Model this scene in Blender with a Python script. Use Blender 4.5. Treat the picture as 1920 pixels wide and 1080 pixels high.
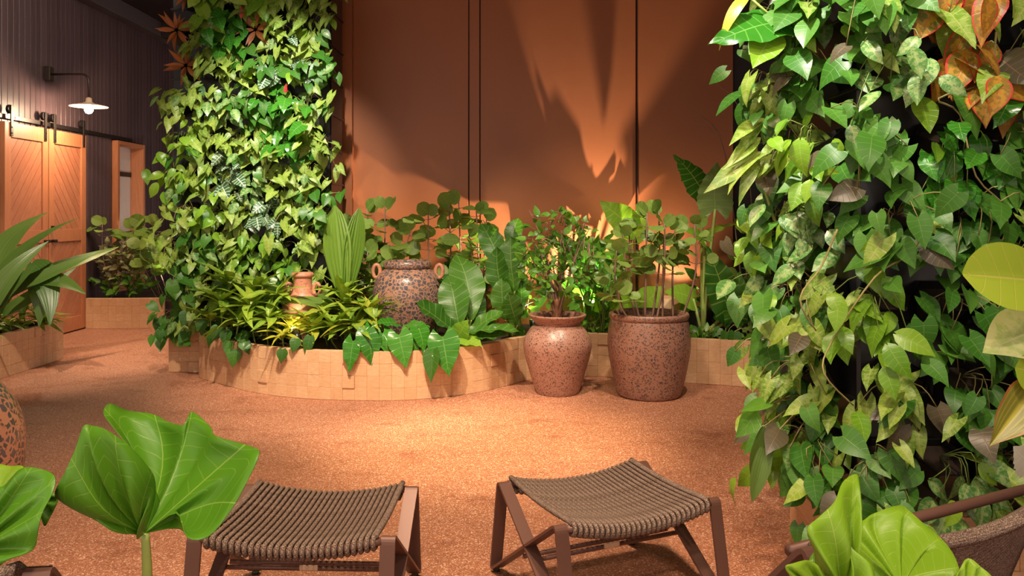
import bpy, bmesh, math, random
from mathutils import Vector, Matrix, Euler
R = random.Random(7)
pi = math.pi
scene = bpy.context.scene
for o in list(bpy.data.objects):
    bpy.data.objects.remove(o)
C = scene.collection
V = Vector

# ------------------------------------------------------------------ camera
F, CX, HY, EYE = 1500.0, 960.0, 400.0, 1.35
cam = bpy.data.objects.new('camera', bpy.data.cameras.new('camera'))
C.objects.link(cam)
cam.data.sensor_width = 36
cam.data.lens = 36 * F / 1920
cam.data.shift_y = -(540 - HY) / 1920
cam.data.clip_start = 0.05
cam.location = (0, 0, EYE)
cam.rotation_euler = (pi / 2, 0, 0)
scene.camera = cam

def P(px, py, d):
    """the point of the room that stands d metres into the room behind that pixel"""
    return V(((px - CX) / F * d, d, EYE - (py - HY) / F * d))

# ------------------------------------------------------------------ world, lights, exposure
w = bpy.data.worlds.new('world'); scene.world = w; w.use_nodes = True
w.node_tree.nodes['Background'].inputs[0].default_value = (1.0, 0.80, 0.66, 1)
w.node_tree.nodes['Background'].inputs[1].default_value = 1.0
scene.view_settings.view_transform = 'Standard'
scene.view_settings.look = 'None'
scene.view_settings.exposure = 0.4
scene.view_settings.gamma = 1.0
scene.view_settings.use_curve_mapping = False

def spot(name, loc, aim, watt, angle, col=(1, .86, .7), soft=.06, blend=.5):
    l = bpy.data.lights.new(name, 'SPOT')
    l.energy = watt; l.spot_size = math.radians(angle); l.spot_blend = blend
    l.color = col; l.shadow_soft_size = soft
    o = bpy.data.objects.new(name, l); C.objects.link(o)
    o.location = loc
    o.rotation_euler = (V(aim) - V(loc)).to_track_quat('-Z', 'Y').to_euler()
    return o

WARM, COOL, AMB = (1, .74, .5), (1, .95, .84), (1, .82, .62)
spot('ceiling_spot_far_wall', (-1.35, 4.5, 3.9), (-1.95, 6.75, 2.0), 480, 38, COOL, .05, .75)
spot('ceiling_spot_far_wall_low', (-1.9, 4.0, 3.9), (-2.2, 6.7, 1.0), 420, 46, AMB, .06, .9)
spot('ceiling_spot_near_wall', (.15, 1.75, 3.8), (1.12, 2.75, 1.9), 460, 28, COOL, .04, .8)
spot('ceiling_spot_near_wall_low', (.4, .4, 3.6), (1.3, 2.6, 1.0), 170, 50, AMB, .08, .9)
spot('ceiling_spot_floor', (-.12, 4.4, 3.95), (-.12, 4.75, 0), 1150, 36, (1, .76, .45), .12, 1.0)
spot('ceiling_spot_floor_wide', (-.5, 3.0, 3.95), (-.4, 4.0, 0), 420, 80, WARM, .15, .8)
spot('ceiling_spot_planter', (-.9, 3.6, 3.9), (-1.0, 5.9, .3), 820, 44, AMB, .05, .8)
spot('ceiling_spot_pots', (1.1, 3.7, 3.9), (1.0, 6.2, .4), 330, 40, AMB, .05, .8)
spot('bed_fill_spot', (.7, 5.0, 3.9), (.55, 6.9, .7), 260, 50, AMB, .06, .8)  # fill light added to brighten the bed plants, no known lamp
spot('far_corner_fill_spot', (-3.6, 8.6, 3.9), (-4.4, 9.8, .6), 340, 44, AMB, .06, .8)  # extra fill put in to lift the dark shrub of the small planter
spot('ceiling_spot_boards', (-3.3, 6.2, 3.8), (-5.07, 8.4, 3.0), 150, 60, AMB, .1, .9)
spot('ceiling_spot_passage', (-3.5, 7.3, 3.95), (-3.4, 7.8, 0), 330, 40, WARM, .1, .9)
spot('ceiling_spot_doors', (-2.6, 6.5, 3.9), (-5.0, 8.5, 1.3), 260, 44, AMB, .1, .9)
spot('ceiling_spot_left_bed', (-3.2, 4.4, 3.9), (-4.4, 6.8, .4), 520, 44, AMB, .08, .8)
spot('ceiling_spot_seats', (-.2, 1.1, 3.9), (-.1, 2.4, .2), 260, 75, WARM, .12, .8)
spot('ceiling_spot_left_front', (-1.1, .4, 3.7), (-.75, 1.6, .8), 120, 50, AMB, .08, .8)
spot('ceiling_spot_right_front', (.9, -.1, 3.5), (.75, 1.2, .8), 110, 50, AMB, .08, .8)

# ------------------------------------------------------------------ helpers
def link(name, mesh, parent=None, mtx=None, kind=None):
    o = bpy.data.objects.new(name, mesh)
    C.objects.link(o)
    if parent: o.parent = parent
    if mtx is not None: o.matrix_basis = mtx
    if kind: o['kind'] = kind
    return o

def tag(o, label, cat=None, group=None):
    o['label'] = label
    if cat: o['category'] = cat
    if group: o['group'] = group
    return o

def thing(name, label, cat, loc=(0, 0, 0), rz=0, group=None):
    o = bpy.data.objects.new(name, None); C.objects.link(o)
    o.empty_display_size = .05
    o.location = loc; o.rotation_euler = (0, 0, rz)
    return tag(o, label, cat, group)

def structure(name, loc=(0, 0, 0), label=None):
    o = bpy.data.objects.new(name, None); C.objects.link(o)
    o.location = loc; o['kind'] = 'structure'
    if label: o['label'] = label
    return o

class MB:
    def __init__(s): s.v = []; s.f = []; s.uv = []
    def add(s, verts, faces, uv=None):
        n = len(s.v)
        s.v += [tuple(p) for p in verts]
        s.f += [tuple(i + n for i in f) for f in faces]
        s.uv += uv if uv else [(0, 0)] * len(verts)
        return s
    def box(s, a, b):
        x0, y0, z0 = a; x1, y1, z1 = b
        return s.add([(x0,y0,z0),(x1,y0,z0),(x1,y1,z0),(x0,y1,z0),(x0,y0,z1),(x1,y0,z1),(x1,y1,z1),(x0,y1,z1)],
                     [(3,2,1,0),(4,5,6,7),(0,1,5,4),(1,2,6,5),(2,3,7,6),(3,0,4,7)])
    def tube(s, pts, rad, n=8, closed=False):
        pts = [V(p) for p in pts]
        if not hasattr(rad, '__len__'): rad = [rad] * len(pts)
        verts = []; L = len(pts); up = None
        for i, p in enumerate(pts):
            a = pts[(i - 1) % L] if (closed or i) else p
            b = pts[(i + 1) % L] if (closed or i < L - 1) else p
            t = (b - a); t = t.normalized() if t.length > 1e-9 else V((0, 0, 1))
            if up is None:
                up = t.orthogonal().normalized()
            up = (up - t * up.dot(t))
            up = up.normalized() if up.length > 1e-6 else t.orthogonal().normalized()
            sd = t.cross(up)
            for k in range(n):
                c = 2 * pi * k / n
                verts.append(p + (up * math.cos(c) + sd * math.sin(c)) * rad[i])
        faces = []
        for i in range(L if closed else L - 1):
            for k in range(n):
                a = i * n + k; b = i * n + (k + 1) % n
                c = ((i + 1) % L) * n + (k + 1) % n; d = ((i + 1) % L) * n + k
                faces.append((a, b, c, d))
        if not closed:
            faces.append(tuple(range(n - 1, -1, -1))); faces.append(tuple((L - 1) * n + k for k in range(n)))
        return s.add(verts, faces)
    def lathe(s, prof, n=40, cx=0, cy=0):
        verts = []; faces = []
        for r, z in prof:
            for k in range(n):
                c = 2 * pi * k / n
                verts.append((cx + r * math.cos(c), cy + r * math.sin(c), z))
        for i in range(len(prof) - 1):
            for k in range(n):
                faces.append((i*n+k, i*n+(k+1)%n, (i+1)*n+(k+1)%n, (i+1)*n+k))
        if prof[0][0] > 1e-4: faces.append(tuple(range(n - 1, -1, -1)))
        if prof[-1][0] > 1e-4: faces.append(tuple((len(prof)-1)*n + k for k in range(n)))
        return s.add(verts, faces)
    def mesh(s, name, mat, smooth=False, bevel=0, seg=1):
        m = bpy.data.meshes.new(name)
        m.from_pydata(s.v, [], s.f)
        uvl = m.uv_layers.new(name='UVMap')
        for l in m.loops: uvl.data[l.index].uv = s.uv[l.vertex_index]
        if bevel:
            bm = bmesh.new(); bm.from_mesh(m)
            bmesh.ops.bevel(bm, geom=bm.edges[:], offset=bevel, segments=seg, affect='EDGES', profile=.5)
            bm.to_mesh(m); bm.free()
        if smooth:
            for p in m.polygons: p.use_smooth = True
        m.materials.append(mat)
        m.update()
        return m
    def obj(s, name, mat, parent=None, smooth=False, bevel=0, mtx=None, kind=None, seg=1):
        return link(name, s.mesh(name, mat, smooth, bevel, seg), parent, mtx, kind)

def rounded(pts, r, seg=4, closed=False):
    """polyline with rounded corners"""
    pts = [V(p) for p in pts]; out = []; n = len(pts)
    for i, p in enumerate(pts):
        if not closed and i in (0, n - 1): out.append(p); continue
        a = (pts[i-1] - p); b = (pts[(i+1) % n] - p)
        rr = min(r, a.length * .45, b.length * .45)
        A = p + a.normalized() * rr; B = p + b.normalized() * rr
        for k in range(seg + 1):
            t = k / seg
            out.append(A * (1-t)**2 + p * 2*t*(1-t) + B * t*t)
    return out

def smooth_line(pts, per=5):
    """Catmull-Rom through points"""
    pts = [V(p) for p in pts]; out = []
    for i in range(len(pts) - 1):
        p0 = pts[max(i-1, 0)]; p1 = pts[i]; p2 = pts[i+1]; p3 = pts[min(i+2, len(pts)-1)]
        for k in range(per):
            t = k / per
            out.append(.5 * ((2*p1) + (p2-p0)*t + (2*p0-5*p1+4*p2-p3)*t*t + (3*p1-p0-3*p2+p3)*t**3))
    out.append(pts[-1])
    return out

# ------------------------------------------------------------------ materials
class N:
    """tiny node builder"""
    def __init__(s, name):
        s.m = bpy.data.materials.new(name); s.m.use_nodes = True
        s.t = s.m.node_tree; s.b = s.t.nodes['Principled BSDF']; s.out = s.t.nodes['Material Output']
    def n(s, typ, ins=None, **kw):
        nd = s.t.nodes.new(typ)
        for k, v in kw.items(): setattr(nd, k, v)
        for k, v in (ins or {}).items(): s.set(nd.inputs[k], v)
        return nd
    def set(s, sock, v):
        if isinstance(v, bpy.types.NodeSocket): s.t.links.new(v, sock)
        elif isinstance(v, bpy.types.Node): s.t.links.new(v.outputs[0], sock)
        elif isinstance(v, tuple) and len(v) == 3 and sock.type == 'RGBA': sock.default_value = (*v, 1)
        else: sock.default_value = v
    def math(s, op, a, b=0.0, c=0.0, clamp=False):
        nd = s.n('ShaderNodeMath', {0: a, 1: b, 2: c}, operation=op); nd.use_clamp = clamp
        return nd.outputs[0]
    def mix(s, f, a, b, blend='MIX'):
        nd = s.n('ShaderNodeMixRGB', {0: f, 1: a, 2: b}, blend_type=blend); return nd.outputs[0]
    def ramp(s, f, stops):
        nd = s.n('ShaderNodeValToRGB', {0: f}); e = nd.color_ramp.elements
        while len(e) < len(stops): e.new(.5)
        for i, (p, c) in enumerate(stops):
            e[i].position = p; e[i].color = (*c, 1) if len(c) == 3 else c
        return nd.outputs[0]
    def step(s, v, lo, hi):
        nd = s.n('ShaderNodeMapRange', {0: v, 1: lo, 2: hi}, interpolation_type='SMOOTHSTEP'); return nd.outputs[0]
    def coords(s, which='Object'): return s.n('ShaderNodeTexCoord').outputs[which]
    def rand(s): return s.n('ShaderNodeObjectInfo').outputs['Random']
    def noise(s, vec, scale, detail=3, rough=.5):
        return s.n('ShaderNodeTexNoise', {'Vector': vec, 'Scale': scale, 'Detail': detail, 'Roughness': rough})
    def vor(s, vec, scale, feature='F1', rnd=1.0):
        return s.n('ShaderNodeTexVoronoi', {'Vector': vec, 'Scale': scale, 'Randomness': rnd}, feature=feature)
    def scale(s, vec, sc):
        return s.n('ShaderNodeMapping', {'Vector': vec, 'Scale': sc}).outputs[0]
    def world(s):
        return s.n('ShaderNodeNewGeometry').outputs['Position']
    def bump(s, h, strength=.3, dist=.01):
        nd = s.n('ShaderNodeBump', {'Height': h, 'Strength': strength, 'Distance': dist})
        s.t.links.new(nd.outputs[0], s.b.inputs['Normal']); return nd
    def base(s, c): s.set(s.b.inputs['Base Color'], c)
    def rough(s, v): s.set(s.b.inputs['Roughness'], v)
    def spec(s, v): s.b.inputs['Specular IOR Level'].default_value = v

def plain(name, col, rough=.5, metal=0, spec=.5, var=.0):
    n = N(name); n.rough(rough); n.b.inputs['Metallic'].default_value = metal; n.spec(spec)
    t = n.noise(n.coords(), 14, 4)
    n.base(n.mix(t.outputs[0], tuple(c * (1 - var - .06) for c in col), tuple(min(1, c * (1 + var + .06)) for c in col)))
    return n.m

def floor_material():
    n = N('resin_gravel'); p = n.world()
    v = n.vor(p, 210); v2 = n.vor(p, 90)
    sep = n.n('ShaderNodeSeparateColor', {0: v.outputs['Color']})
    grain = n.ramp(sep.outputs[0], [(0, (.25, .088, .042)), (.5, (.40, .158, .082)), (.85, (.52, .23, .13)), (1, (.85, .57, .42))])
    big = n.noise(p, 1.3, 4, .6).outputs[0]
    stain = n.noise(n.scale(p, (.9, 1.6, 1)), 2.6, 5, .65).outputs[0]
    c = n.mix(n.step(stain, .52, .72), grain, n.mix(1, grain, (.70, .62, .58), 'MULTIPLY'))
    c = n.mix(n.step(big, .35, .7), n.mix(1, c, (.92, .9, .9), 'MULTIPLY'), c)
    n.base(c)
    n.rough(n.n('ShaderNodeMapRange', {0: sep.outputs[1], 1: 0., 2: 1., 3: .32, 4: .7}).outputs[0])
    n.bump(n.math('ADD', v.outputs['Distance'], n.math('MULTIPLY', v2.outputs['Distance'], .6)), .55, .004)
    return n.m

def wall_material():
    n = N('terracotta_paint'); p = n.world()
    a = n.noise(p, 1.1, 5, .6).outputs[0]; b = n.noise(n.scale(p, (1, 1, .25)), 5, 4).outputs[0]
    c = n.mix(a, (.315, .094, .030), (.375, .122, .044))
    n.base(n.mix(n.step(b, .45, .8), c, (.345, .105, .036)))
    n.rough(.38); n.spec(.4)
    n.bump(n.noise(p, 60, 3).outputs[0], .05, .004)
    return n.m

def board_material():
    n = N('plum_painted_board'); p = n.coords()
    g = n.noise(n.scale(p, (14, 14, .8)), 4, 4).outputs[0]
    c = n.mix(n.rand(), (.062, .037, .043), (.090, .054, .062))
    n.base(n.mix(n.step(g, .4, .8), c, (.105, .066, .074)))
    n.rough(.42); n.bump(g, .12, .004)
    return n.m

def timber(name, c0, c1, c2, along=(1, 12, 12), rough=.45):
    n = N(name); p = n.coords(); r = n.rand()
    off = n.n('ShaderNodeVectorMath', {0: p, 1: n.n('ShaderNodeCombineXYZ', {0: n.math('MULTIPLY', r, 9), 1: n.math('MULTIPLY', r, 31), 2: n.math('MULTIPLY', r, 17)}).outputs[0]}, operation='ADD').outputs[0]
    g = n.noise(n.scale(off, along), 5, 5, .65).outputs[0]
    c = n.mix(n.step(g, .3, .72), c0, c1)
    n.base(n.mix(n.math('MULTIPLY', r, .55), c, c2))
    n.rough(rough); n.bump(g, .08, .003)
    return n.m

def block_material():
    n = N('end_grain_block'); p = n.coords(); r = n.rand()
    off = n.n('ShaderNodeVectorMath', {0: p, 1: n.n('ShaderNodeCombineXYZ', {0: n.math('MULTIPLY', r, 9), 1: n.math('MULTIPLY', r, 31), 2: n.math('MULTIPLY', r, 17)}).outputs[0]}, operation='ADD').outputs[0]
    w_ = n.n('ShaderNodeTexNoise', {'Vector': n.scale(off, (1.5, 1.5, 6)), 'Scale': 18., 'Detail': 4.}).outputs[0]
    c = n.mix(n.step(w_, .3, .75), (.62, .365, .195), (.73, .46, .265))
    c = n.mix(n.math('MULTIPLY', r, .5), c, (.56, .295, .14))
    run = n.noise(n.scale(n.world(), (3.2, 3.2, .35)), 1.6, 4, .6).outputs[0]      # water runs down the face
    n.base(n.mix(n.step(run, .53, .72), c, n.mix(1, c, (.72, .64, .58), 'MULTIPLY')))
    n.rough(.6); n.bump(w_, .15, .002)
    return n.m

def pebble_material(name, clay, chip, chip2, scale, amount, speck=.3, rough=.33, clay2=None, edge=.07):
    n = N(name); p = n.coords()
    d = n.noise(p, 9, 2).outputs[0]
    q = n.n('ShaderNodeVectorMath', {0: p, 1: n.n('ShaderNodeVectorMath', {0: n.noise(p, scale * .9, 2).outputs['Color'], 3: .25 / scale}, operation='SCALE').outputs[0]}, operation='ADD').outputs[0]
    e = n.vor(q, scale, 'DISTANCE_TO_EDGE'); f = n.vor(q, scale, 'F1')
    sep = n.n('ShaderNodeSeparateColor', {0: f.outputs['Color']})
    chipmask = n.math('MULTIPLY', n.step(e.outputs['Distance'], edge, edge + .07), n.step(sep.outputs[0], 1 - amount, 1 - amount + .02))
    e2 = n.vor(q, scale * 2.3, 'DISTANCE_TO_EDGE'); f2 = n.vor(q, scale * 2.3, 'F1')
    sep2 = n.n('ShaderNodeSeparateColor', {0: f2.outputs['Color']})
    speckmask = n.math('MULTIPLY', n.step(e2.outputs['Distance'], .06, .12), n.step(sep2.outputs[0], 1 - speck, 1 - speck + .02))
    c = n.mix(d, clay, clay2 or tuple(x * 1.25 for x in clay))
    c = n.mix(speckmask, c, chip2)
    c = n.mix(chipmask, c, n.mix(sep.outputs[1], chip, tuple(x * 1.8 for x in chip)))
    n.base(c); n.rough(rough)
    n.bump(n.math('ADD', chipmask, n.math('MULTIPLY', speckmask, .6)), .25, .003)
    return n.m

def rope_material():
    n = N('heather_rope'); p = n.coords()
    a = n.noise(p, 420, 2, .7).outputs[0]; b = n.noise(p, 40, 2).outputs[0]
    c = n.ramp(a, [(.34, (.045, .028, .023)), (.5, (.17, .11, .082)), (.66, (.46, .34, .27))])
    n.base(n.mix(n.step(b, .4, .7), c, n.mix(1, c, (.8, .78, .76), 'MULTIPLY')))
    n.rough(.85); n.spec(.2)
    wv = n.n('ShaderNodeTexWave', {'Vector': p, 'Scale': 65., 'Distortion': 1.}, bands_direction='Y').outputs[0]
    n.bump(n.math('ADD', a, wv), .6, .003)
    return n.m

def leaf_material(name, dark, light, vein, rough=.36, trans=.22, veins=7, vein_w=.05, vein_amt=.6, splash=None, splash_amt=.5, edge=None, palmate=False, lines=0, back=None, mid=.03):
    n = N(name)
    uv = n.n('ShaderNodeSeparateXYZ', {0: n.coords('UV')})
    u, v = uv.outputs[0], uv.outputs[1]
    s = n.math('ABSOLUTE', n.math('SUBTRACT', n.math('MULTIPLY', u, 2), 1))
    r = n.rand(); obj = n.coords()
    blot = n.noise(obj, 4.5, 3).outputs[0]
    c = n.mix(n.math('ADD', n.math('MULTIPLY', r, .75), n.math('MULTIPLY', blot, .3), clamp=True), dark, light)
    if splash:
        k = n.n('ShaderNodeVectorMath', {0: obj, 1: n.n('ShaderNodeCombineXYZ', {0: n.math('MULTIPLY', r, 40), 1: n.math('MULTIPLY', r, 23)}).outputs[0]}, operation='ADD').outputs[0]
        t = n.noise(k, 6, 4, .65).outputs[0]
        centre = n.math('SUBTRACT', 1, s)
        c = n.mix(n.math('MULTIPLY', n.step(n.math('ADD', t, n.math('MULTIPLY', centre, .16)), .52, .66), splash_amt), c, splash)
    if palmate:
        ph = n.math('FRACT', n.math('MULTIPLY', u, float(veins)))
        m = n.math('SUBTRACT', 1, n.step(n.math('MULTIPLY', n.math('ABSOLUTE', n.math('SUBTRACT', ph, .5)), n.math('ADD', v, .12)), vein_w * .2, vein_w))
        ph2 = n.math('FRACT', n.math('SUBTRACT', n.math('MULTIPLY', v, 7.), n.math('MULTIPLY', n.math('ABSOLUTE', n.math('SUBTRACT', ph, .5)), 1.8)))
        m2 = n.math('SUBTRACT', 1, n.step(n.math('ABSOLUTE', n.math('SUBTRACT', ph2, .5)), .01, .07))
        m = n.math('MAXIMUM', m, n.math('MULTIPLY', m2, .35))
    else:
        midm = n.math('SUBTRACT', 1, n.step(s, mid * .4, mid * 1.6))
        ph = n.math('FRACT', n.math('SUBTRACT', n.math('MULTIPLY', v, float(veins)), n.math('MULTIPLY', s, .9)))
        side = n.math('SUBTRACT', 1, n.step(n.math('ABSOLUTE', n.math('SUBTRACT', ph, .5)), vein_w * .3, vein_w * 1.6))
        if lines:
            ph = n.math('FRACT', n.math('MULTIPLY', u, float(lines)))
            side = n.math('MULTIPLY', n.math('SUBTRACT', 1, n.step(n.math('ABSOLUTE', n.math('SUBTRACT', ph, .5)), .05, .3)), .7)
        m = n.math('MAXIMUM', midm, n.math('MULTIPLY', side, .7))
    c = n.mix(n.math('MULTIPLY', m, vein_amt), c, vein)
    if edge:
        c = n.mix(n.step(n.math('MAXIMUM', s, n.math('MULTIPLY', v, .0)), .80, .93), c, edge)
    if back:
        c = n.mix(n.n('ShaderNodeNewGeometry').outputs['Backfacing'], c, n.mix(.6, c, back))
    n.base(c); n.rough(rough); n.spec(.38)
    n.bump(n.math('SUBTRACT', 1, m), .18, .004)
    tr = n.n('ShaderNodeBsdfTranslucent', {0: n.mix(1, c, (1.5, 1.45, .7), 'MULTIPLY')})
    mx = n.n('ShaderNodeMixShader', {0: trans, 1: n.b.outputs[0], 2: tr.outputs[0]})
    n.t.links.new(mx.outputs[0], n.out.inputs[0])
    return n.m

M = {}
M['floor'] = floor_material()
M['wall'] = wall_material()
M['board'] = board_material()
M['dark'] = plain('dark_paint', (.022, .015, .017), .6)
M['ceil'] = plain('dark_ceiling', (.03, .02, .024), .7)
M['beam'] = plain('grey_beam', (.10, .08, .085), .5)
M['black'] = plain('black_plastic', (.012, .011, .013), .33, var=.2)
M['soil'] = plain('dark_soil', (.035, .02, .013), .95, var=.5)
M['door'] = timber('cedar_frame', (.40, .14, .062), (.52, .20, .092), (.45, .165, .072), (14, 14, 1.2))
M['plank'] = timber('cedar_plank', (.38, .135, .066), (.49, .20, .105), (.34, .112, .054), (10, 2, 10))
M['iron'] = plain('black_iron', (.03, .024, .022), .4, .6)
M['block'] = block_material()
M['core'] = plain('planter_core', (.16, .085, .04), .8)
M['rope'] = rope_material()
M['bronze'] = plain('bronze_powder_coat', (.145, .068, .050), .42, .25)
M['pot_jar'] = pebble_material('pebble_jar', (.33, .175, .115), (.065, .056, .062), (.15, .085, .065), 32, .88, .35, .28, edge=.09)
M['pot_a'] = pebble_material('speckled_clay', (.33, .17, .122), (.10, .048, .035), (.12, .055, .04), 62, .24, .28, .34, edge=.16)
M['pot_b'] = pebble_material('stony_clay', (.29, .15, .105), (.08, .057, .056), (.12, .056, .038), 46, .40, .30, .36, edge=.17)
M['pot_c'] = pebble_material('terracotta_clay', (.44, .18, .11), (.12, .055, .04), (.2, .08, .05), 60, .06, .12, .5, edge=.14)
M['pot_d'] = pebble_material('cobbled_clay', (.38, .175, .11), (.05, .045, .05), (.12, .07, .055), 34, .85, .3, .34, edge=.10)
M['beige'] = plain('buff_ceramic', (.50, .29, .14), .5)
M['slate'] = plain('slate_ceramic', (.07, .07, .075), .5)
M['glass'] = plain('pale_blind', (.55, .46, .42), .15)
M['stem'] = plain('green_stem', (.17, .24, .05), .5, var=.3)
M['vine'] = plain('tan_vine', (.30, .25, .09), .55, var=.3)
M['twig'] = plain('grey_brown_twig', (.28, .165, .12), .7, var=.35)
M['bark'] = plain('orange_bark', (.22, .085, .035), .8, var=.4)
M['stalk'] = plain('pale_stalk', (.33, .42, .10), .42, var=.2)
M['lampmetal'] = plain('dark_bronze_metal', (.06, .042, .035), .38, .7)
M['enamel'] = plain('cream_enamel', (.62, .45, .32), .3)
def emit(name, col, st):
    n = N(name); n.b.inputs['Emission Color'].default_value = (*col, 1); n.b.inputs['Emission Strength'].default_value = st
    n.base(col); return n.m
M['bulb'] = emit('lit_bulb', (1, .82, .58), 60)
M['lens'] = emit('lit_lens', (1, .93, .8), 25)

L = {}
L['arrow'] = leaf_material('arrowhead_leaf', (.09, .21, .018), (.27, .39, .045), (.48, .54, .17), .40, .2, 6, .06, .55, (.40, .47, .14), .45)
L['heart'] = leaf_material('heart_leaf', (.026, .120, .010), (.085, .225, .028), (.18, .32, .08), .38, .16, 6, .05, .45)
L['pothos'] = leaf_material('pothos_leaf', (.09, .25, .015), (.26, .43, .03), (.40, .52, .14), .30, .22, 7, .05, .4)
L['bronze'] = leaf_material('bronze_leaf', (.065, .058, .034), (.12, .105, .06), (.26, .12, .09), .34, .12, 7, .05, .6)
L['silver'] = leaf_material('white_veined_leaf', (.03, .10, .04), (.07, .15, .06), (.70, .76, .58), .30, .1, 6, .11, .95, mid=.07)
L['red'] = leaf_material('red_edged_leaf', (.10, .14, .025), (.34, .17, .03), (.55, .10, .06), .32, .25, 6, .05, .7, (.62, .32, .03), .6, edge=(.58, .05, .04))
L['rust'] = leaf_material('rust_leaf', (.22, .07, .025), (.42, .14, .04), (.45, .22, .08), .4, .2, 6, .05, .4)
L['scarlet'] = leaf_material('scarlet_bract', (.40, .015, .02), (.55, .03, .04), (.6, .1, .08), .35, .15)
L['variegated'] = leaf_material('variegated_leaf', (.05, .17, .035), (.10, .24, .05), (.5, .55, .3), .28, .15, 6, .04, .4, (.42, .50, .20), .5)
L['grape'] = leaf_material('sea_grape_leaf', (.11, .22, .028), (.25, .38, .08), (.42, .38, .14), .42, .22, 5, .06, .5)
L['bright'] = leaf_material('lime_leaf', (.14, .33, .025), (.28, .46, .045), (.42, .55, .12), .32, .3, 8, .06, .5)
L['alocasia'] = leaf_material('alocasia_leaf', (.025, .115, .010), (.06, .18, .018), (.28, .42, .08), .3, .2, 8, .06, .75, back=(.22, .30, .09))
L['big'] = leaf_material('paddle_leaf', (.022, .095, .008), (.06, .165, .014), (.22, .32, .08), .40, .18, 8, .05, .6)
L['pleat'] = leaf_material('pleated_leaf', (.10, .22, .025), (.20, .33, .045), (.30, .42, .10), .34, .25, 8, .05, .4, lines=9)
L['strap'] = leaf_material('strappy_leaf', (.07, .215, .022), (.25, .41, .04), (.42, .50, .10), .34, .2, 4, .05, .5, (.50, .46, .05), .35)
L['strap2'] = leaf_material('cordyline_leaf', (.045, .115, .018), (.11, .19, .035), (.18, .26, .07), .34, .2, 4, .05, .3, lines=7)
L['yellow'] = leaf_material('yellow_strap_leaf', (.24, .32, .03), (.48, .46, .04), (.55, .50, .12), .36, .25, 4, .05, .4)
L['glossy'] = leaf_material('glossy_heart_leaf', (.022, .135, .010), (.06, .24, .02), (.18, .40, .08), .22, .14, 7, .05, .6)
L['ivy'] = leaf_material('ivy_leaf', (.02, .09, .01), (.055, .155, .018), (.16, .22, .08), .34, .12, 5, .05, .4)
L['small'] = leaf_material('small_shrub_leaf', (.045, .17, .015), (.14, .31, .03), (.25, .34, .1), .34, .2, 4, .05, .3)
L['mottle'] = leaf_material('mottled_shrub_leaf', (.085, .14, .035), (.34, .35, .15), (.30, .28, .15), .4, .18, 4, .05, .3, (.45, .36, .22), .6)
L['ear'] = leaf_material('elephant_ear_leaf', (.085, .26, .012), (.14, .35, .022), (.32, .50, .08), .34, .22, 7, .016, .75, palmate=True, back=(.15, .26, .03))
L['earlight'] = leaf_material('young_elephant_ear_leaf', (.22, .42, .02), (.31, .50, .03), (.48, .60, .14), .38, .28, 6, .014, .7, palmate=True, back=(.30, .46, .06))
L['oval'] = leaf_material('large_oval_leaf', (.30, .42, .035), (.36, .48, .05), (.55, .50, .14), .3, .3, 6, .03, .6)
L['pale'] = leaf_material('pale_oval_leaf', (.42, .45, .20), (.48, .50, .24), (.60, .52, .36), .32, .2, 6, .03, .4, (.24, .36, .09), .6)
L['sunset'] = leaf_material('striped_sunset_leaf', (.17, .17, .03), (.21, .20, .035), (.46, .40, .04), .34, .25, 6, .03, .6, lines=8, edge=(.34, .13, .04), mid=.12)
L['frost'] = leaf_material('silver_white_leaf', (.55, .53, .46), (.62, .60, .52), (.75, .75, .68), .28, .2, 6, .05, .4)

# ------------------------------------------------------------------ leaf shapes (base at origin, midrib along +Y, length 1)
def cr(pts):
    def f(t):
        for i in range(len(pts) - 1):
            if t <= pts[i+1][0] or i == len(pts) - 2:
                t0, a = pts[i]; t1, b = pts[i+1]
                k = (t - t0) / (t1 - t0)
                ma = (pts[i+1][1] - pts[i-1][1]) / (pts[i+1][0] - pts[i-1][0]) if i else (b - a) / (t1 - t0)
                mb = (pts[i+2][1] - a) / (pts[i+2][0] - t0) if i + 2 < len(pts) else (b - a) / (t1 - t0)
                h = t1 - t0
                return max(.004, (2*k**3-3*k*k+1)*a + (k**3-2*k*k+k)*h*ma + (-2*k**3+3*k*k)*b + (k**3-k*k)*h*mb)
    return f

def leaf_mesh(name, mat, wf, lobe=0., nt=9, ns=6, droop=.15, fold=.12, wave=0., wfreq=2.5, pleat=0., curl=0., twist=0., tooth=0., seed=0):
    rr = random.Random(seed); mb = MB(); ph = rr.random() * 6; verts = []; uv = []
    for i in range(nt + 1):
        t = i / nt; wd = wf(t)
        for j in range(ns + 1):
            s = -1 + 2 * j / ns; a = abs(s)
            x = s * wd * (1 + (tooth * (1 if i % 2 else -1) if a == 1 and 0 < i < nt else 0))
            y = t - lobe * (1 - t) ** 2.2 * a ** 1.3
            z = -droop * t * t + fold * a * wd - curl * (a * wd) ** 2 * 3 + wave * math.sin(t * wfreq * 2 * pi + ph + (2 if s > 0 else 0)) * a * a
            z += pleat * (1 if j % 2 else -1) * min(1, 3 * (1 - t))
            if lobe: z -= .25 * lobe * (1 - t) ** 3 * a
            if twist:
                c, sn = math.cos(twist * t), math.sin(twist * t); x, z = x * c - z * sn, x * sn + z * c
            verts.append((x, y, z)); uv.append((.5 + s / 2, t))
    faces = [(i*(ns+1)+j, i*(ns+1)+j+1, (i+1)*(ns+1)+j+1, (i+1)*(ns+1)+j) for i in range(nt) for j in range(ns)]
    mb.add(verts, faces, uv)
    return mb.mesh(name, mat, smooth=not pleat)

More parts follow.
